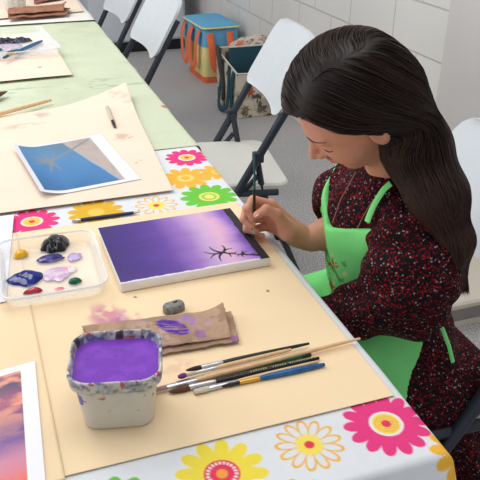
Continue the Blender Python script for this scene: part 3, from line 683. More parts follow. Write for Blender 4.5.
def stain(col, u, v, X, Y):
    n = vn(X, Y, 99, 70, 3); col = mixc(col, C3(196, 168, 160), sst(.45, .6, n)*sst(1.1, .5, np.hypot((u-.50)/.42, (v-.5)/.5))*.7)
    col = mixc(col, C3(168, 120, 190), sst(.48, .6, n)*sst(1, .5, np.hypot((u-.72)/.22, (v-.70)/.32))*.85)
    ang = np.hypot((u-.60)/.12, (v-.52-1.6*(.60-u))/.30); col = mixc(col, C3(84, 44, 160), sst(1.0, .75, ang)*sst(.25, .4, vn(u*3+v, v*30+u*20, 98, 3, 1))*.95)
    col = mixc(col, C3(150, 90, 170), sst(.55, .66, vn(X, Y, 96, 40, 3))*sst(.5, .2, v)*.6); return col
towel([(.088, .836), (.296, .824), (.310, .905), (.075, .932)], 'folded brown paper towel blotted with purple paint', T+.006, stain)
GT = 'folded paper towels at the far end of the table'
towel([tx(9, 25), tx(68, 20), tx(71, 14), tx(10, 18)], 'long folded brown towel strip lying in front of the far white tub', T+.018, None, .03, tone=(170, 120, 98), nu=60, nv=30, group=GT)
towel([tx(35, 9), tx(64, 4), tx(62, -6), tx(33, -3)], 'reddish brown folded towel to the right of the far white tub', T+.018, None, .035, tone=(158, 108, 96), nu=60, nv=30, group=GT)
# far white tub
t = thing('water_tub', (.158, 3.56, T+.019), math.radians(-8), 'white tub with paint specks at the far end, beside the folded towels', 'tub')
b = MB(); R = lambda z, g: rrect(0, 0, z, .11+g, .10+g, .025, n=6)
b.loft([R(0, -.026), R(.002, -.022), R(.075, -.006), R(.077, .004), R(.088, .006), R(.09, .0), R(.08, -.008), R(.02, -.03)]); b.build('tub_wall', mat('speckled_white_plastic', srgb(214, 212, 204), .4, .25, 70), t)
b = MB(); b.loft([R(.079, -.011), R(.081, -.012)]); b.build('paint_water', mat('murky_water', srgb(108, 96, 96), .15, .1, 40), t)

# ------------------------------------------------------------------ cabinet, bags, low bin
t = thing('cabinet', (1.16, 5.97, 0), 0, 'light grey cabinet with a dark plinth against the back of the room', 'cabinet')
b = MB(); b.box((-.38, -.32, .085), (.38, .32, 1.05), .012); b.build('cabinet_body', M_['cab'], t)
b = MB(); b.box((-.365, -.335, .10), (.365, -.315, 1.02), .006); b.build('door', M_['cab'], t)
b = MB(); b.box((-.34, -.29, 0), (.36, .30, .09), .004); b.build('plinth', M_['dark'], t)

def softbox(w0, d0, w1, d1, h, nz=14, puff=.02, seed=1, n=12, openi=True):
    rings = []
    for i in range(nz+1):
        f = i/nz; z = f*h; w = w0+(w1-w0)*f; d = d0+(d1-d0)*f; R = []
        for (x, y, _) in rrect(0, 0, z, w, d, min(.03, w*.2), n=n//2):
            p = puff*math.sin(PI*f)*(.5+float(vn(np.array([x*8+3+seed]), np.array([y*8+z*7+3]), seed, 1, 2)[0]))
            L = math.hypot(x, y); R.append((x*(1+p/L), y*(1+p/L), z))
        rings.append(R)
    if openi:
        top = rings[-1]; rings.append([(x*.96, y*.95, z-.002) for x, y, z in top]); rings.append([(x*.9, y*.88, h*.45) for x, y, z in top])
    return rings
def strap(b, pts, w=.02, th=.0025, up=(0, 0, 1)):     # webbing ribbon
    P = [Vector(p) for p in pts]
    Q = []
    for i in range(len(P)-1):
        for k in range(6):
            t_ = k/6; p0 = P[max(i-1, 0)]; p1 = P[i]; p2 = P[i+1]; p3 = P[min(i+2, len(P)-1)]
            Q.append(.5*((2*p1)+(-p0+p2)*t_+(2*p0-5*p1+4*p2-p3)*t_*t_+(-p0+3*p1-3*p2+p3)*t_**3))
    Q.append(P[-1]); b.tube([tuple(q) for q in Q], w/2, 10, flat=th/w*2, up=up)
# bag 1: tote, yellow body, blue top, orange base and handles
t = thing('tote_bag', (1.50, 4.83, 0), math.radians(3), 'yellow and blue tote bag with orange handles against the wall', 'bag')
rg = softbox(.22, .34, .25, .40, .37, nz=16, puff=.02, seed=4, openi=False)
for part, a, c, m in (('base_panel', 0, 2, 'orange'), ('body_panel', 2, 11, 'bagyellow'), ('top_band', 11, 17, 'bagblue')):
    b = MB(); b.loft(rg[a:c+1] if c < 17 else rg[a:], cap0=(a == 0), cap1=False)
    b.build(part, M_[m], t)
b = MB(); b.loft([[(x*s, y*s, .37+dz) for x, y, z in rg[-1]] for s, dz in ((1.02, .0), (1.07, .010), (1.05, .022), (.8, .034), (.3, .038))]); b.build('lid', M_['bagblue'], t)
b = MB(); b.tube([(x*1.07, y*1.07, .381) for x, y, z in rg[-1]]+[(rg[-1][0][0]*1.07, rg[-1][0][1]*1.07, .381)], .006, 6, cap=False); b.build('lid_piping', M_['bagyellow'], t)
for sy, sg in ((-.10, -1), (.06, 1)):
    b = MB(); strap(b, [(-.140, sy-.05, .36), (-.165, sy-.045, .28), (-.168, sy-.03, .15), (-.165, sy+.02, .11), (-.168, sy+.07, .14), (-.165, sy+.09, .28), (-.142, sy+.09, .36)], .05, .006, up=(1, 0, 0)); b.build('handle', M_['orange'], t)
b = MB(); strap(b, [(-.09, -.215, .35), (-.085, -.245, .26), (-.07, -.245, .14), (-.02, -.24, .10), (.03, -.245, .14), (.05, -.245, .26), (.055, -.215, .35)], .05, .006, up=(0, 1, 0)); b.build('handle', M_['orange'], t)
# bag 2: floral organiser tote
t = thing('tote_bag', (1.53, 4.08, 0), 0, 'floral fabric organiser tote with teal lining, nearer of the two bags', 'bag')
def floral(X, Y, Z, seed):
    a = X*1.0+Y; col = np.ones(X.shape+(3,))*C3(176, 168, 148)
    col = mixc(col, C3(206, 198, 180), sst(.45, .6, vn(a, Z, seed, 22, 3))); col = mixc(col, C3(66, 62, 62), sst(.66, .72, vn(a, Z, seed+1, 30, 3))*.9)
    for (cx, cz, r, c) in ((-.09, .16, .034, (176, 76, 54)), (.03, .205, .030, (126, 100, 80)), (-.115, .05, .030, (130, 98, 78)), (.09, .10, .03, (110, 116, 108)), (.12, .22, .028, (166, 80, 60)), (-.02, .04, .026, (120, 110, 92))):
        d = np.hypot(X-cx, Z-cz); an = np.arctan2(Z-cz, X-cx); col = mixc(col, C3(*c), (d < r*(.8+.22*np.cos(an*7)))*.9*(Y < .1)); col = mixc(col, C3(60, 50, 46), (d < r*.8)*(np.cos(an*14+d*300) > .85)*.5*(Y < .1))
    return mixc(col, C3(38, 74, 88), (np.hypot(X-.07, (Z-.17)*.6) < .022)*(Y < .1)*.8)
def panel(name, p0, p1, h0, h1, nu, nv, t, seed=3, fl=True, m='v_fabric', bow=.01):
    p0 = np.array(p0, float); p1 = np.array(p1, float); nrm = np.array([(p1-p0)[1], -(p1-p0)[0]]); nrm /= np.linalg.norm(nrm)
    def fn(u, v):
        h = h0+(h1-h0)*u; X = p0[0]+(p1[0]-p0[0])*u; Y = p0[1]+(p1[1]-p0[1])*u; bb = bow*np.sin(PI*u)*np.sin(PI*v)+.004*vn(u*5, v*5, seed, 1, 2)
        return X+nrm[0]*bb, Y+nrm[1]*bb, v*h+.002
    def cf(u, v, X, Y): return floral(X, Y, v*(h0+(h1-h0)*u), seed)
    return grid(name, nu, nv, fn, cf, M_[m], t, thick=.006)
panel('front_panel', (-.165, -.20), (.150, -.20), .27, .26, 130, 90, t)
panel('side_panel', (-.165, .20), (-.165, -.20), .33, .27, 90, 80, t)
panel('side_panel', (.150, -.20), (.150, .20), .26, .33, 60, 60, t)
panel('rear_panel', (.150, .20), (-.165, .20), .33, .33, 60, 60, t)
b = MB(); b.box((-.162, -.197, .002), (.147, .197, .012)); b.build('bottom_panel', M_['bagbrown'], t)
b = MB(); b.box((-.158, -.03, .012), (.143, -.022, .385), .003); b.build('divider', M_['bagteal'], t)
b = MB(); b.box((-.155, .06, .012), (.14, .068, .34), .003); b.build('divider', M_['bagbrown'], t)
b = MB(); b.tube([(-.168, .2, .333), (-.168, -.203, .273), (.152, -.203, .262)], .005, 6); b.tube([(-.165, .2, .333), (.15, .2, .333)], .005, 6); b.tube([(-.16, -.026, .388), (.145, -.026, .388)], .005, 6); b.build('edge_binding', M_['bagwhite'], t)
b = MB(); strap(b, [(-.175, -.07, .29), (-.185, -.085, .15), (-.20, -.10, .05), (-.215, -.02, .02), (-.20, .05, .06), (-.185, .05, .18), (-.175, .045, .30)], .035, .006, up=(1, 0, 0)); b.build('strap', M_['bagteal'], t)
b = MB(); strap(b, [(-.172, .12, .32), (-.19, .10, .36), (-.195, .04, .28), (-.185, .0, .15), (-.18, .02, .06)], .04, .012, up=(1, 0, 0)); b.build('strap', M_['bagbrown'], t)
b = MB(); strap(b, [(-.172, -.15, .27), (-.185, -.145, .2), (-.185, -.14, .10), (-.175, -.13, .03)], .04, .008, up=(1, 0, 0)); b.build('strap', M_['bagteal'], t)
# crumpled patterned cloth on top of the bag: rests inside it, a thing of its own
def fnc(P): return smin(ell(P, (1.56, 4.19, .35), (.13, .09, .05)), ell(P, (1.61, 4.17, .365), (.07, .07, .045)), .03)+.012*np.sin(P[..., 0]*70+3*np.sin(P[..., 1]*60))*np.sin(P[..., 1]*55)
me = npmesh('folded_cloth', [nets(fnc, (1.40, 4.08, .27), (1.69, 4.29, .44), .005)]); v = verts(me); col = np.ones((len(v), 3))*C3(212, 196, 182); col = mixc(col, C3(120, 100, 92), sst(.6, .7, vn(v[:, 0], v[:, 1]+v[:, 2], 5, 60, 2))*.8); col = mixc(col, C3(214, 110, 76), (np.hypot(v[:, 0]-1.47, v[:, 1]-4.15) < .03)*.9)
paintv(me, col); tag(link('folded_cloth', me, M_['v_fabric']), 'crumpled cream patterned cloth stuffed in the top of the floral tote', 'cloth')
# low bin on the floor behind the girl
t = thing('storage_bin', (1.49, 1.88, 0), 0, 'low grey storage bin with a cream lid on the floor behind the girl', 'bin')
b = MB(); b.loft([rrect(0, 0, z, .37+g, .55+g, .02, n=5) for z, g in ((.0, -.02), (.022, -.018))]); b.build('bin_base', M_['binlid'], t)
b = MB(); b.loft([rrect(0, 0, z, .37+g, .55+g, .02, n=5) for z, g in ((.022, -.024), (.085, .0))]); b.build('bin_body', M_['concrete'], t)
b = MB(); b.loft([rrect(0, 0, z, .37+g, .55+g, .02, n=5) for z, g in ((.085, .012), (.10, .014), (.108, .0), (.108, -.04), (.112, -.06))]); b.build('lid', M_['binlid'], t)

# ================================================================== the girl
girl = thing('person', (0, 0, 0), 0, 'girl in dark red speckled dress and green apron, painting, brush in her right hand', 'person')
HC = np.array([.535, .965, 1.060])
def hrot(a, b_, c):
    F = np.array([-math.cos(a)*math.cos(b_), -math.sin(a)*math.cos(b_), -math.sin(b_)]); L0 = np.array([math.sin(a), -math.cos(a), 0]); U0 = np.cross(F, L0)
    L = math.cos(c)*L0+math.sin(c)*U0; return F, L, np.cross(F, L)
HF, HL, HU = hrot(-.315, .70, -.30)
if HU[2] < 0: HU = -HU
HM = np.stack([HF, HL, HU], 1)                      # columns
def hw(f, l, u): return HC+HF*f+HL*l+HU*u
def head_sdf(P):
    q = (P-HC)@HM; f, l, u = q[..., 0], q[..., 1], q[..., 2]; la = np.abs(l); qs = np.stack([f, la, u], -1)
    d = ell(q, (-.002, 0, .016), (.086, .071, .078))                       # cranium
    d = smin(d, ell(q, (.030, 0, -.022), (.058, .056, .075)), .03)         # face
    d = smin(d, ell(q, (.034, 0, -.078), (.036, .034, .030)), .03)         # jaw
    d = smin(d, ell(q, (.060, 0, -.092), (.016, .018, .014)), .016)        # chin
    d = smin(d, ell(qs, (.050, .034, -.042), (.026, .022, .026)), .018)    # cheeks
    d = smin(d, ell(qs, (.072, .026, .010), (.012, .024, .008)), .014)     # brows
    d = smax(d, -ell(qs, (.091, .030, -.012), (.014, .017, .011)), .010)   # eye sockets
    d = smin(d, ell(qs, (.067, .030, -.013), (.0135, .0145, .0105)), .003) # closed lids
    n = rcone(q, (.080, 0, .000), (.104, 0, -.036), .0065, .0085); n = smin(n, ell(qs, (.092, .009, -.040), (.010, .0075, .007)), .005)
    d = smin(d, n, .009)
    d = smin(d, ell(q, (.081, 0, -.058), (.010, .021, .0065)), .005); d = smin(d, ell(q, (.080, 0, -.067), (.0095, .018, .006)), .004)
    e = ell(qs, (-.004, .073, -.020), (.015, .008, .027)); e = smax(e, -ell(qs, (-.001, .082, -.020), (.008, .006, .016)), .004); d = smin(d, e, .005)
    nk = rcone(P, hw(-.03, 0, -.05), NECK, .044, .046); return smin(d, nk, .02)
NECK = np.array([.650, 1.005, .885])
headm = nets(head_sdf, HC-np.array([.17, .15, .20]), HC+np.array([.20, .15, .14]), .0022)
# right arm and hand
W = aty
wr = W(299, 236, 1.095); wr2 = W(312, 241, 1.09); elb = np.array([.615, 1.085, .775])
mcp = [W(271, 205, 1.12), W(266, 208, 1.138), W(266, 217, 1.145), W(270, 226, 1.14)]
fing = [[mcp[0], W(253, 200, 1.122), W(247.5, 209, 1.112), W(253, 219, 1.104)],
        [mcp[1], W(247, 208, 1.135), W(244, 219, 1.122), W(252, 226.5, 1.108)],
        [mcp[2], W(247, 220, 1.142), W(247, 229, 1.128), W(256, 232, 1.113)],
        [mcp[3], W(253, 229, 1.145), W(253, 235, 1.130), W(262, 236, 1.118)]]
thumb = [W(288, 232, 1.085), W(277, 215, 1.086), W(266, 209.5, 1.088), W(257, 215, 1.094)]
def hand_sdf(P):
    d = rcone(P, wr2, wr, .0235, .0215)
    for i, m_ in enumerate(mcp): d = smin(d, rcone(P, wr+(m_-wr)*.12, m_, .018, .0115), .010)
    d = smin(d, rcone(P, wr, thumb[0], .018, .016), .012); d = smin(d, rcone(P, thumb[0], thumb[1], .0155, .0105), .012)
    fs = None
    for i, fg in enumerate(fing):
        r = [.0100, .0088, .0078, .0068] if i < 3 else [.0088, .0076, .0068, .006]
        c = chain(P, fg, r, .003); fs = c if fs is None else smin(fs, c, .0016)
    th = chain(P, thumb[1:], [.0105, .0092, .0074], .003); fs = smin(fs, th, .0016)
    return smin(d, fs, .005)
handm = nets(hand_sdf, (.37, 1.045, .73), (.56, 1.19, .86), .0012)
def arm_sdf(P): return chain(P, [W(306, 239, 1.092), wr2*.5+elb*.5+np.array([0, 0, -.004]), elb, (.635, 1.13, .86)], [.0225, .031, .034, .036], .02)
armm = nets(arm_sdf, (.44, 1.02, .70), (.70, 1.19, .92), .0035)
LH = [np.array([.60, .93, .69]), np.array([.50, .995, .63]), np.array([.455, 1.02, .610])]
def lower_sdf(P):
    d = chain(P, [(.66, .93, .70), LH[0], LH[1]], [.035, .034, .022], .02)
    pal = rcone(P, LH[1], LH[2], .022, .020)
    d = smin(d, pal, .01)
    for i in range(4):
        b0 = LH[2]+np.array([-.006, -.024+.016*i, 0]); d = smin(d, chain(P, [b0, b0+(-.028, 0, -.006), b0+(-.046+.003*abs(i-1), 0, -.018)], [.0085, .0078, .0065], .003), .004)
    d = smin(d, chain(P, [LH[1]+(0, -.018, 0), LH[1]+(-.03, -.04, -.002), LH[1]+(-.055, -.042, -.01)], [.012, .010, .008], .004), .006)
    for y in (.985, 1.15):
        d = np.minimum(d, chain(P, [(.68, y+(.02 if y < 1 else -.02), .51), (.42, y, .505), (.40, y, .28), (.44, y, .07)], [.072, .052, .047, .032], .02))
        d = smin(d, rcone(P, (.44, y, .055), (.35, y, .035), .03, .026), .02)
    return d
lowm = nets(lower_sdf, (.28, .86, .0), (.92, 1.26, .76), .005)
bodyme = npmesh('body', [headm, handm, armm, lowm]); body = link('body', bodyme, M_['skin'], girl)
# fingernails
b = MB()
for p, q in ((thumb[3], thumb[2]),):
    dd = (p-q)/np.linalg.norm(p-q); c = p-CF*.0062; b.tube([c-dd*.004, c, c+dd*.005], [.004, .0046, .003], 10, flat=.3, up=tuple(CR))
b.build('thumbnail', M_['nail'], girl)
def on_head(p, off):
    p = np.array(p, float)
    for _ in range(14):
        d = float(head_sdf(p[None])[0]); g = np.array([(float(head_sdf((p+e)[None])[0])-d)/1e-4 for e in np.eye(3)*1e-4]); p = p-g*(d-off)/max(1e-6, g@g)
    return p
# closed eye lids, lashes, brows
for s in (1, -1):
    b = MB(); b.tube([on_head(hw(.085-.016*abs(t_)**1.5, s*(.031+.0155*t_), -.0195+.004*t_*t_), .0006) for t_ in np.linspace(-1, 1, 11)], [.0005+.0008*math.sin(PI*i/10) for i in range(11)], 6); b.build('eyelashes', M_['lash'], girl)
    b = MB(); b.tube([on_head(hw(.088-.020*max(0, t_)**1.6, s*(.031+.019*t_), .010+.004*(1-t_*t_)), .0004) for t_ in np.linspace(-1, 1, 11)], [.0004+.0010*math.sin(PI*(i+1)/12) for i in range(11)], 8, flat=.6); b.build('eyebrow', M_['lash'], girl)
b = MB(); b.tube([on_head(hw(.0895-.006*abs(t_)**2, .017*t_, -.0575+.002*abs(t_)), -.0012) for t_ in np.linspace(-1, 1, 9)], [.0012+.0026*math.sin(PI*(i+.5)/9) for i in range(9)], 8); b.tube([on_head(hw(.0878-.006*abs(t_)**2, .014*t_, -.066), -.0012) for t_ in np.linspace(-1, 1, 9)], [.0012+.0028*math.sin(PI*(i+.5)/9) for i in range(9)], 8); b.build('lips', M_['lip'], girl)
# shoes
for y in (.985, 1.15):
    def sh(P, y=y): return smax(smin(rcone(P, (.455, y, .045), (.34, y, .033), .040, .034), rcone(P, (.45, y, .05), (.45, y, .09), .040, .038), .02), -(P[..., 2]-.004), .004)
    link('shoe', npmesh('shoe', [nets(sh, (.28, y-.07, -.01), (.52, y+.07, .15), .005)]), M_['dark'], girl)

# dress
def folds(P, f, amp, d=(0, 1, 0), seed=0):
    return amp*np.sin(P@np.array(d)*f+2.2*np.sin(P[..., 2]*13+seed)+1.3*np.sin(P[..., 0]*21+seed*2))
def torso_sdf(P):
    d = ell(P, (.715, 1.050, .54), (.110, .140, .12))
    d = smin(d, rcone(P, (.690, 1.045, .60), (.645, 1.025, .80), .100, .098), .05)
    d = smin(d, rcone(P, (.645, .950, .845), (.642, 1.090, .845), .060, .060), .05)
    d = smin(d, rcone(P, (.645, 1.01, .86), NECK+np.array([-.010, -.006, .035]), .06, .054), .02)
    return d
def lap_sdf(P):
    d = None
    for y, y2 in ((.975, .975), (1.12, 1.14)):
        e = rcone(P, (.70, y, .535), (.40, y2, .515), .095, .075); d = e if d is None else smin(d, e, .05)
    return d
def skirt_sdf(P):
    # cloth hanging from the lap down both sides, ending in a ruffled hem
    c = np.array([.645, 1.062, .35]); q = np.abs(P-c)-np.array([.182, .160, .118]); 
    w = .022*np.sin(P[..., 0]*46+2*np.sin(P[..., 2]*17))+.012*np.sin(P[..., 0]*95+P[..., 2]*30)
    w = w*np.clip((.52-P[..., 2])/.2, .1, 1.2)
    bx = np.linalg.norm(np.maximum(q, 0), axis=-1)+np.minimum(q.max(-1), 0)-.055; return bx+w*.8
def sleeves_sdf(P):
    ns = chain(P, [(.632, .912, .850), (.626, .884, .805), (.628, .880, .755), (.632, .888, .715)], [.054, .068, .074, .062], .04)
    ns = smin(ns, chain(P, [(.63, .89, .71), (.575, .935, .675), (.515, .985, .640)], [.058, .048, .036], .02), .035)
    ns = ns+folds(P, 75, .0035, (0, .8, 1), 1)+.003*np.sin(P[..., 2]*110+3*np.sin(P[..., 0]*40+P[..., 1]*30))
    fs = chain(P, [(.635, 1.105, .850), (.612, 1.115, .81), (.606, 1.090, .770)], [.052, .056, .050], .03)+folds(P, 90, .003, (1, 0, .5), 4)
    fs = smax(fs, -rcone(P, (.50, 1.09, .77), (.60, 1.09, .775), .036, .04), .006)
    return np.minimum(ns, fs)
def dress_sdf(P):
    d = torso_sdf(P)+folds(P, 80, .002, (0, 1, .2), 2); d = smin(d, lap_sdf(P)+folds(P, 60, .003, (.3, 1, 0), 5), .04); d = smin(d, skirt_sdf(P), .03)
    d = smin(d, sleeves_sdf(P), .012)
    nkc = ell(P, NECK+np.array([-.024, -.012, .088]), (.050, .048, .05)); return smax(d, -nkc, .008)
dressm = nets(dress_sdf, (.30, .76, .16), (.98, 1.30, 1.0), .0048)
k = NT('speckled_dress'); vo = k.n('ShaderNodeTexVoronoi'); vo.inputs['Scale'].default_value = 285; 
mp = k.n('ShaderNodeMapping'); k.l(k.coord(), mp.inputs[0]); k.l(mp.outputs[0], vo.inputs['Vector'])
sp = k.n('ShaderNodeSeparateColor'); k.l(vo.outputs['Color'], sp.inputs[0])
cc = k.ramp(sp.outputs[0], [(0, srgb(22, 12, 16)), (.40, srgb(30, 14, 18)), (.42, srgb(112, 16, 28)), (.62, srgb(146, 24, 38)), (.78, srgb(70, 14, 22)), (.935, srgb(140, 132, 136)), (1., srgb(120, 116, 120))], 'CONSTANT')
mk = k.n('ShaderNodeMath', operation='LESS_THAN'); mk.inputs[1].default_value = .50; k.l(vo.outputs['Distance'], mk.inputs[0])
mx = k.n('ShaderNodeMix', data_type='RGBA'); k.l(mk.outputs[0], mx.inputs[0]); mx.inputs[6].default_value = (*srgb(22, 14, 18), 1); k.l(cc, mx.inputs[7]); k.base(mx.outputs[2])
k.b.inputs['Roughness'].default_value = .85; k.b.inputs['Specular IOR Level'].default_value = .15; k.bump(k.noise(260), .4, .001); M_['dress'] = k.m
dress = link('dress', npmesh('dress', [dressm]), M_['dress'], girl)

# apron: bib, lap panel, straps
def apron_sdf(P):
    x, y, z = P[..., 0], P[..., 1], P[..., 2]
    t0 = smin(torso_sdf(P), lap_sdf(P), .045)-.0085+.0025*np.sin(y*70+4*np.sin(z*14))
    top = z-(.803+.40*np.clip(1.03-y, 0, .12)+2.4*np.clip(y-1.04, 0, .2)**1.3)
    bib = np.maximum.reduce([top, .45-z, .925-y+(.76-z)*.35, y-1.155, x-.70])
    side = np.maximum.reduce([z-.69, .43-z, x-(.713-(.651-z)*.54), y-1.19, .80-y])
    return smax(t0, np.minimum(bib, side), .003)
def drape_sdf(P):      # lower part of the apron falling over the near thigh
    x, y, z = P[..., 0], P[..., 1], P[..., 2]
    s = smin(lap_sdf(P), skirt_sdf(P), .03)-.008+.003*np.sin(x*60+z*20)
    return np.maximum.reduce([s, z-.60, .40-z, x-(.713-(.651-z)*.54), y-1.0])
ap = nets(lambda P: np.minimum(apron_sdf(P), drape_sdf(P)), (.28, .76, .38), (.80, 1.26, .88), .0042)
me = npmesh('apron', [ap]); v = verts(me); col = np.ones((len(v), 3))*C3(132, 234, 138)
n = vn(v[:, 1]*1, v[:, 2], 33, 70, 3); zone = (v[:, 1] > .985)*(v[:, 1] < 1.09)*(v[:, 2] < .755)*(v[:, 2] > .64)*(v[:, 0] < .62)
col = mixc(col, C3(70, 130, 70), zone*sst(.5, .6, n)*.7); col = mixc(col, C3(190, 40, 50), zone*sst(.66, .70, vn(v[:, 1], v[:, 2], 34, 60, 2))); col = mixc(col, C3(226, 222, 150), zone*sst(.68, .72, vn(v[:, 1], v[:, 2], 35, 90, 2)))
paintv(me, col); M_['v_apron'] = vmat('green_cotton_apron', .8, .2, 900, .2, .08, 12)
apr = link('apron', me, M_['v_apron'], girl)
M_['apron'] = mat('apron_tape', srgb(132, 234, 138), .8, .05, 30)
def on_torso(p, off=.012):                           # push a point onto the dress surface
    p = np.array(p, float)
    for _ in range(12):
        d = float(torso_sdf(p[None])[0]); g = np.array([(float(torso_sdf((p+e)[None])[0])-d)/1e-4 for e in np.eye(3)*1e-4]); p = p-g*(d-off)/max(1e-6, g@g)
    return p
for (pa, pb) in ((aty(366, 222, .94), aty(391, 180, .955)), (aty(324, 212, 1.10), aty(329, 198, 1.10))):
    b = MB(); pts = [on_torso(pa+(pb-pa)*f, .011) for f in np.linspace(0, 1, 12)]
    b.tube(pts, .0062 if pa[1] < 1 else .0022, 10, flat=.3, up=(-1, -.3, .2)); b.build('apron_strap', M_['apron'], apr)
b = MB(); b.tube([aty(436, 318, .88), aty(443, 330, .862), aty(449, 346, .855), aty(453, 362, .85)], .004, 8, flat=.5, up=(0, 1, 0)); b.build('apron_tie', M_['apron'], apr)
M_['cord'] = mat('necklace_cord', srgb(150, 96, 84), .6, .1, 40)
b = MB(); pts = [on_torso(aty(px, py, .96), .007) for px, py in ((386, 190), (376, 205), (366, 218), (358, 228))]; b.tube(pts, .0010, 6); b.build('necklace_cord', M_['cord'], girl); b = MB()
pts = [on_torso(aty(px, py, 1.02), .007) for px, py in ((356, 172), (354, 190), (353, 205), (352, 222))]; b.tube(pts, .0012, 6); b.build('necklace_cord', M_['cord'], girl)

# hair: dark under-volume and thousands of strands combed from the parting, around the head, down the back
def hair_base(P):
    q = (P-HC)@HM; f, l, u = q[..., 0], q[..., 1], q[..., 2]; la = np.abs(l)
    d = ell(q, (.001, -.009, .018), (.102, .089, .093))
    # cut the face open: keep what lies behind the hairline
    cut = f-(.060-.10*np.clip(la-.02, 0, 1)*1.2+.9*(u-.060)*1.0)
    cut = np.where(u > .06, f-.094, f-np.interp(u, [-.12, -.03, .0, .03, .06], [-.03, -.012, .012, .045, .072]))
    d = smax(d, cut, .006)
    tl = chain(P, TAIL, [.054, .047, .038, .023, .007], .03)
    tl = tl+.0035*np.sin(P@np.array([95., 30., 22.]))*np.clip((1.0-P[..., 2])/.08, 0, 1)
    return smin(d, tl, .035)
TAIL = [hw(-.050, .014, -.02), aty(417, 148, .925), aty(437, 195, .870), aty(454, 243, .840), aty(462.5, 286, .835)]
TR = [.060, .060, .048, .027, .006]
hb = npmesh('hair', [nets(hair_base, (.40, .72, .66), (.84, 1.15, 1.22), .004)])
rowsN = [[(.080, .000, .064), (.070, .040, .046), (.040, .072, .016), (-.004, .085, -.016), (-.045, .082, -.05)],
         [(.064, .002, .090), (.050, .052, .068), (.016, .082, .024), (-.026, .090, -.022), (-.055, .078, -.065)],
         [(.030, .004, .112), (.014, .058, .092), (-.018, .086, .035), (-.050, .084, -.025), (-.068, .066, -.075)],
         [(-.020, .004, .118), (-.036, .056, .094), (-.064, .072, .035), (-.084, .062, -.03), (-.090, .045, -.085)],
         [(-.070, .002, .098), (-.092, .036, .068), (-.108, .042, .010), (-.110, .032, -.04), (-.102, .02, -.09)]]
rowsN = np.array(rowsN); PART = .034
def cr(P, n):                                        # Catmull-Rom resample
    P = [P[0]*2-P[1]]+list(P)+[P[-1]*2-P[-2]]; out = []; segs = len(P)-3
    for s in np.linspace(0, segs-1e-6, n):
        i = int(s); t_ = s-i; p0, p1, p2, p3 = P[i:i+4]
        out.append(.5*(2*p1+(p2-p0)*t_+(2*p0-5*p1+4*p2-p3)*t_*t_+(-p0+3*p1-3*p2+p3)*t_**3))
    return np.array(out)
# guide locks: from the parting around the head and down the back
GP = []; GT = []
for side in (1, -1):
    for r in np.linspace(0, len(rowsN)-1, 15):
        i = min(int(r), len(rowsN)-2); f = r-i; l_ = (rowsN[i]*(1-f)+rowsN[i+1]*f).copy(); top = l_[0].copy(); st = top.copy(); st[1] = PART; st[2] -= .006
        if side > 0: l_[0] = st
        else: l_[:, 1] *= -1; l_ = np.concatenate([[st], [top+np.array([0, -.004, .002])], l_[1:]])
        for b0 in (-.7, 0, .7):
            a_ = -1+2*r/(len(rowsN)-1); bb = side*.5+b0*.5; nn_ = max(1, math.hypot(a_, bb)); a_ /= nn_; bb /= nn_
            tl = [TAIL[j]+np.array([.93, .2, .3])*a_*TR[j]+np.array([-.2, -.97, .1])*bb*TR[j]*.8 for j in range(1, 5)]
            tl.append(TAIL[4]+(TAIL[4]-TAIL[3])*.4)
            pts = [HC+HM@p for p in l_]; 
            if side < 0: pts = pts[:-1]
            Q = cr(pts+tl, 44); GP.append(Q[:-1]); GT.append(np.diff(Q, axis=0))
GP = np.concatenate(GP); GT = np.concatenate(GT); GT /= np.linalg.norm(GT, axis=1)[:, None]
def field(P):
    D = ((P[:, None, :]-GP[None])**2).sum(-1); W_ = 1/(D+3e-5)**2.0; v = W_@GT; return v/(np.linalg.norm(v, axis=1)[:, None]+1e-9)
hv = verts(hb).astype(float); hf = np.array([list(p.vertices) for p in hb.polygons])
def sdfgrad(P):
    d = hair_base(P); g = np.stack([hair_base(P+e)-d for e in np.eye(3)*4e-4], 1)/4e-4; return d, g/(np.linalg.norm(g, axis=1)[:, None]+1e-9)
NS = 6500; NP = 26; STEP = .0058
seed_ = hv[RNG.integers(0, len(hv), NS)]; L_ = (seed_-HC)@HM
seed_ = seed_[(L_[:, 0] < .092)]; NS = len(seed_)
lift = RNG.uniform(.0003, .0040, NS)**1.0; wph = np.floor(seed_@np.array([60., 45., 35.])+RNG.uniform(-.6, .6, NS))*1.7; wamp = RNG.uniform(.05, .22, NS)
P_ = seed_.copy(); path = [P_.copy()]
for k_ in range(NP):
    v_ = field(P_); wv = np.sin(k_*.42+wph)*wamp*np.clip((1.08-P_[:, 2])/.12, .15, 1.3)
    d_, g_ = sdfgrad(P_); sd = np.cross(v_, g_); v_ = v_+sd*wv[:, None]; v_ /= np.linalg.norm(v_, axis=1)[:, None]
    P_ = P_+v_*STEP*(1+.3*(P_[:, 2] < 1.0))[:, None]; d_, g_ = sdfgrad(P_); d_ = np.where(P_[:, 2] < TAIL[4][2]+.012, lift, d_); P_ = P_-g_*(d_-lift)[:, None]; path.append(P_.copy())
path = np.stack(path, 1)
SV = []; SF = []; SC = []; kk = 0
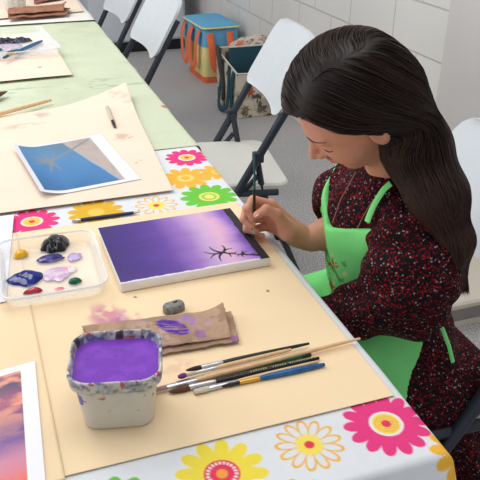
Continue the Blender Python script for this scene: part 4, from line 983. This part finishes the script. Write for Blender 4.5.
for s_ in range(NS):
    Q = path[s_]; n = len(Q); seg = np.linalg.norm(np.diff(Q, axis=0), axis=1); bad = np.nonzero(seg < STEP*.35)[0]
    if len(bad): n = bad[0]+1; Q = Q[:n]
    low = np.nonzero(Q[:, 2] < TAIL[4][2]-.012*RNG.random())[0]
    if len(low): n = low[0]+1; Q = Q[:n]
    if n < 6: continue
    R_ = RNG.uniform(.0006, .0013)
    tg = np.gradient(Q, axis=0); tg /= np.linalg.norm(tg, axis=1)[:, None]+1e-9
    a = np.cross(tg, (.3, .2, .9)); a /= np.linalg.norm(a, axis=1)[:, None]+1e-9; b2 = np.cross(tg, a); g = np.arange(n)
    rr = R_*np.clip(np.minimum((g+.4)/5, (n-1-g)/7), .06, 1)
    for w_ in (0, 2*PI/3, 4*PI/3): SV.append(Q+rr[:, None]*(math.cos(w_)*a+math.sin(w_)*b2))
    g = np.arange(n-1)
    for c in range(3):
        c2 = (c+1) % 3; SF.append(np.stack([kk+c*n+g, kk+c2*n+g, kk+c2*n+g+1, kk+c*n+g+1], 1))
    kk += 3*n
    tone = RNG.uniform(.55, 1.35)*(1+.25*math.sin(wph[s_]*3.1)); tipf = np.clip((1.0-Q[:, 2])/.28, 0, 1)
    cc_ = np.array(srgb(42, 24, 18))[None]*(tone*(1+1.9*tipf))[:, None]; SC.append(np.concatenate([cc_]*3))
# loose strands along the outer edge of the tail
for s_ in range(26):
    j = RNG.uniform(.0, 2.6); i = int(j); f = j-i; c = TAIL[i]*(1-f)+TAIL[i+1]*f; p = c+CR*(.050-.010*i)*RNG.choice([1, 1, .9]); out = CR*RNG.uniform(.2, .9)+np.array([0, 0, RNG.uniform(-.7, .3)])
    Q = cr([p-out*.02, p, p+out*.022+(0, 0, -.006), p+out*.026+(0, 0, -.03), p+out*.012+(0, 0, -.05)], 16); n = len(Q); tg = np.gradient(Q, axis=0); tg /= np.linalg.norm(tg, axis=1)[:, None]
    a = np.cross(tg, (.3, .9, .2)); a /= np.linalg.norm(a, axis=1)[:, None]; b2 = np.cross(tg, a)
    for w_ in (0, 2*PI/3, 4*PI/3): SV.append(Q+.00035*(math.cos(w_)*a+math.sin(w_)*b2))
    g = np.arange(n-1)
    for c_ in range(3):
        c2 = (c_+1) % 3; SF.append(np.stack([kk+c_*n+g, kk+c2*n+g, kk+c2*n+g+1, kk+c_*n+g+1], 1))
    kk += 3*n; SC.append(np.ones((3*n, 3))*np.array(srgb(74, 46, 36)))
# a few loose flyaways
me = npmesh('hair', [(hv, hf), (np.concatenate(SV), np.concatenate(SF))])
paintv(me, np.concatenate([np.ones((len(hv), 3))*np.array(srgb(30, 19, 16))]+SC))
k = NT('dark_brown_hair'); a = k.n('ShaderNodeAttribute', attribute_name='Col'); k.base(a.outputs['Color']); k.b.inputs['Roughness'].default_value = .46; k.b.inputs['Specular IOR Level'].default_value = .32
hair = link('hair', me, k.m, girl)

# the brush in her hand
bt = np.array((.4235, 1.103, T+.0235)); tp = aty(254.6, 156, 1.10); 
brush(bt, tp, [('bristles', 'blackp', 0, .055, .0006, .0018, 1, .0), ('ferrule', 'ferrule', .05, .12, .0019, .0022, 1, 0), ('handle_neck', 'gold', .115, .27, .0024, .0025, 1, 0), ('handle', 'blackp', .265, .62, .0026, .0025, 1, .0003), ('handle_tail', 'teal', .61, 1, .0025, .0014, 1, 0)], 'thin teal and black paintbrush held upright in the girl\'s right hand')

# ------------------------------------------------------------------ light
def area(loc, size, sy, power, rot, col=(1, 1, 1)):
    l = bpy.data.lights.new('area_light', 'AREA'); l.shape = 'RECTANGLE'; l.size = size; l.size_y = sy; l.energy = power; l.color = col
    o = bpy.data.objects.new('area_light', l); COL.objects.link(o); o.location = loc; o.rotation_euler = rot; return o
area((-.6, 3.0, 2.75), 1.2, 2.4, 46, (0, 0, 0), (1, .98, .95))
area((.5, .9, 2.75), 1.2, 1.2, 16, (0, 0, 0), (1, .98, .95))
area((-2.6, 2.4, 1.7), 3.0, 1.6, 42, (0, math.radians(-78), 0), (.93, .97, 1))
wd = bpy.data.worlds.new('world'); S.world = wd; wd.use_nodes = True
wd.node_tree.nodes['Background'].inputs[0].default_value = (.93, .96, 1, 1); wd.node_tree.nodes['Background'].inputs[1].default_value = .52
S.view_settings.view_transform = 'Standard'; S.view_settings.look = 'None'; S.view_settings.gamma = 1; S.view_settings.exposure = 0; S.view_settings.use_curve_mapping = False
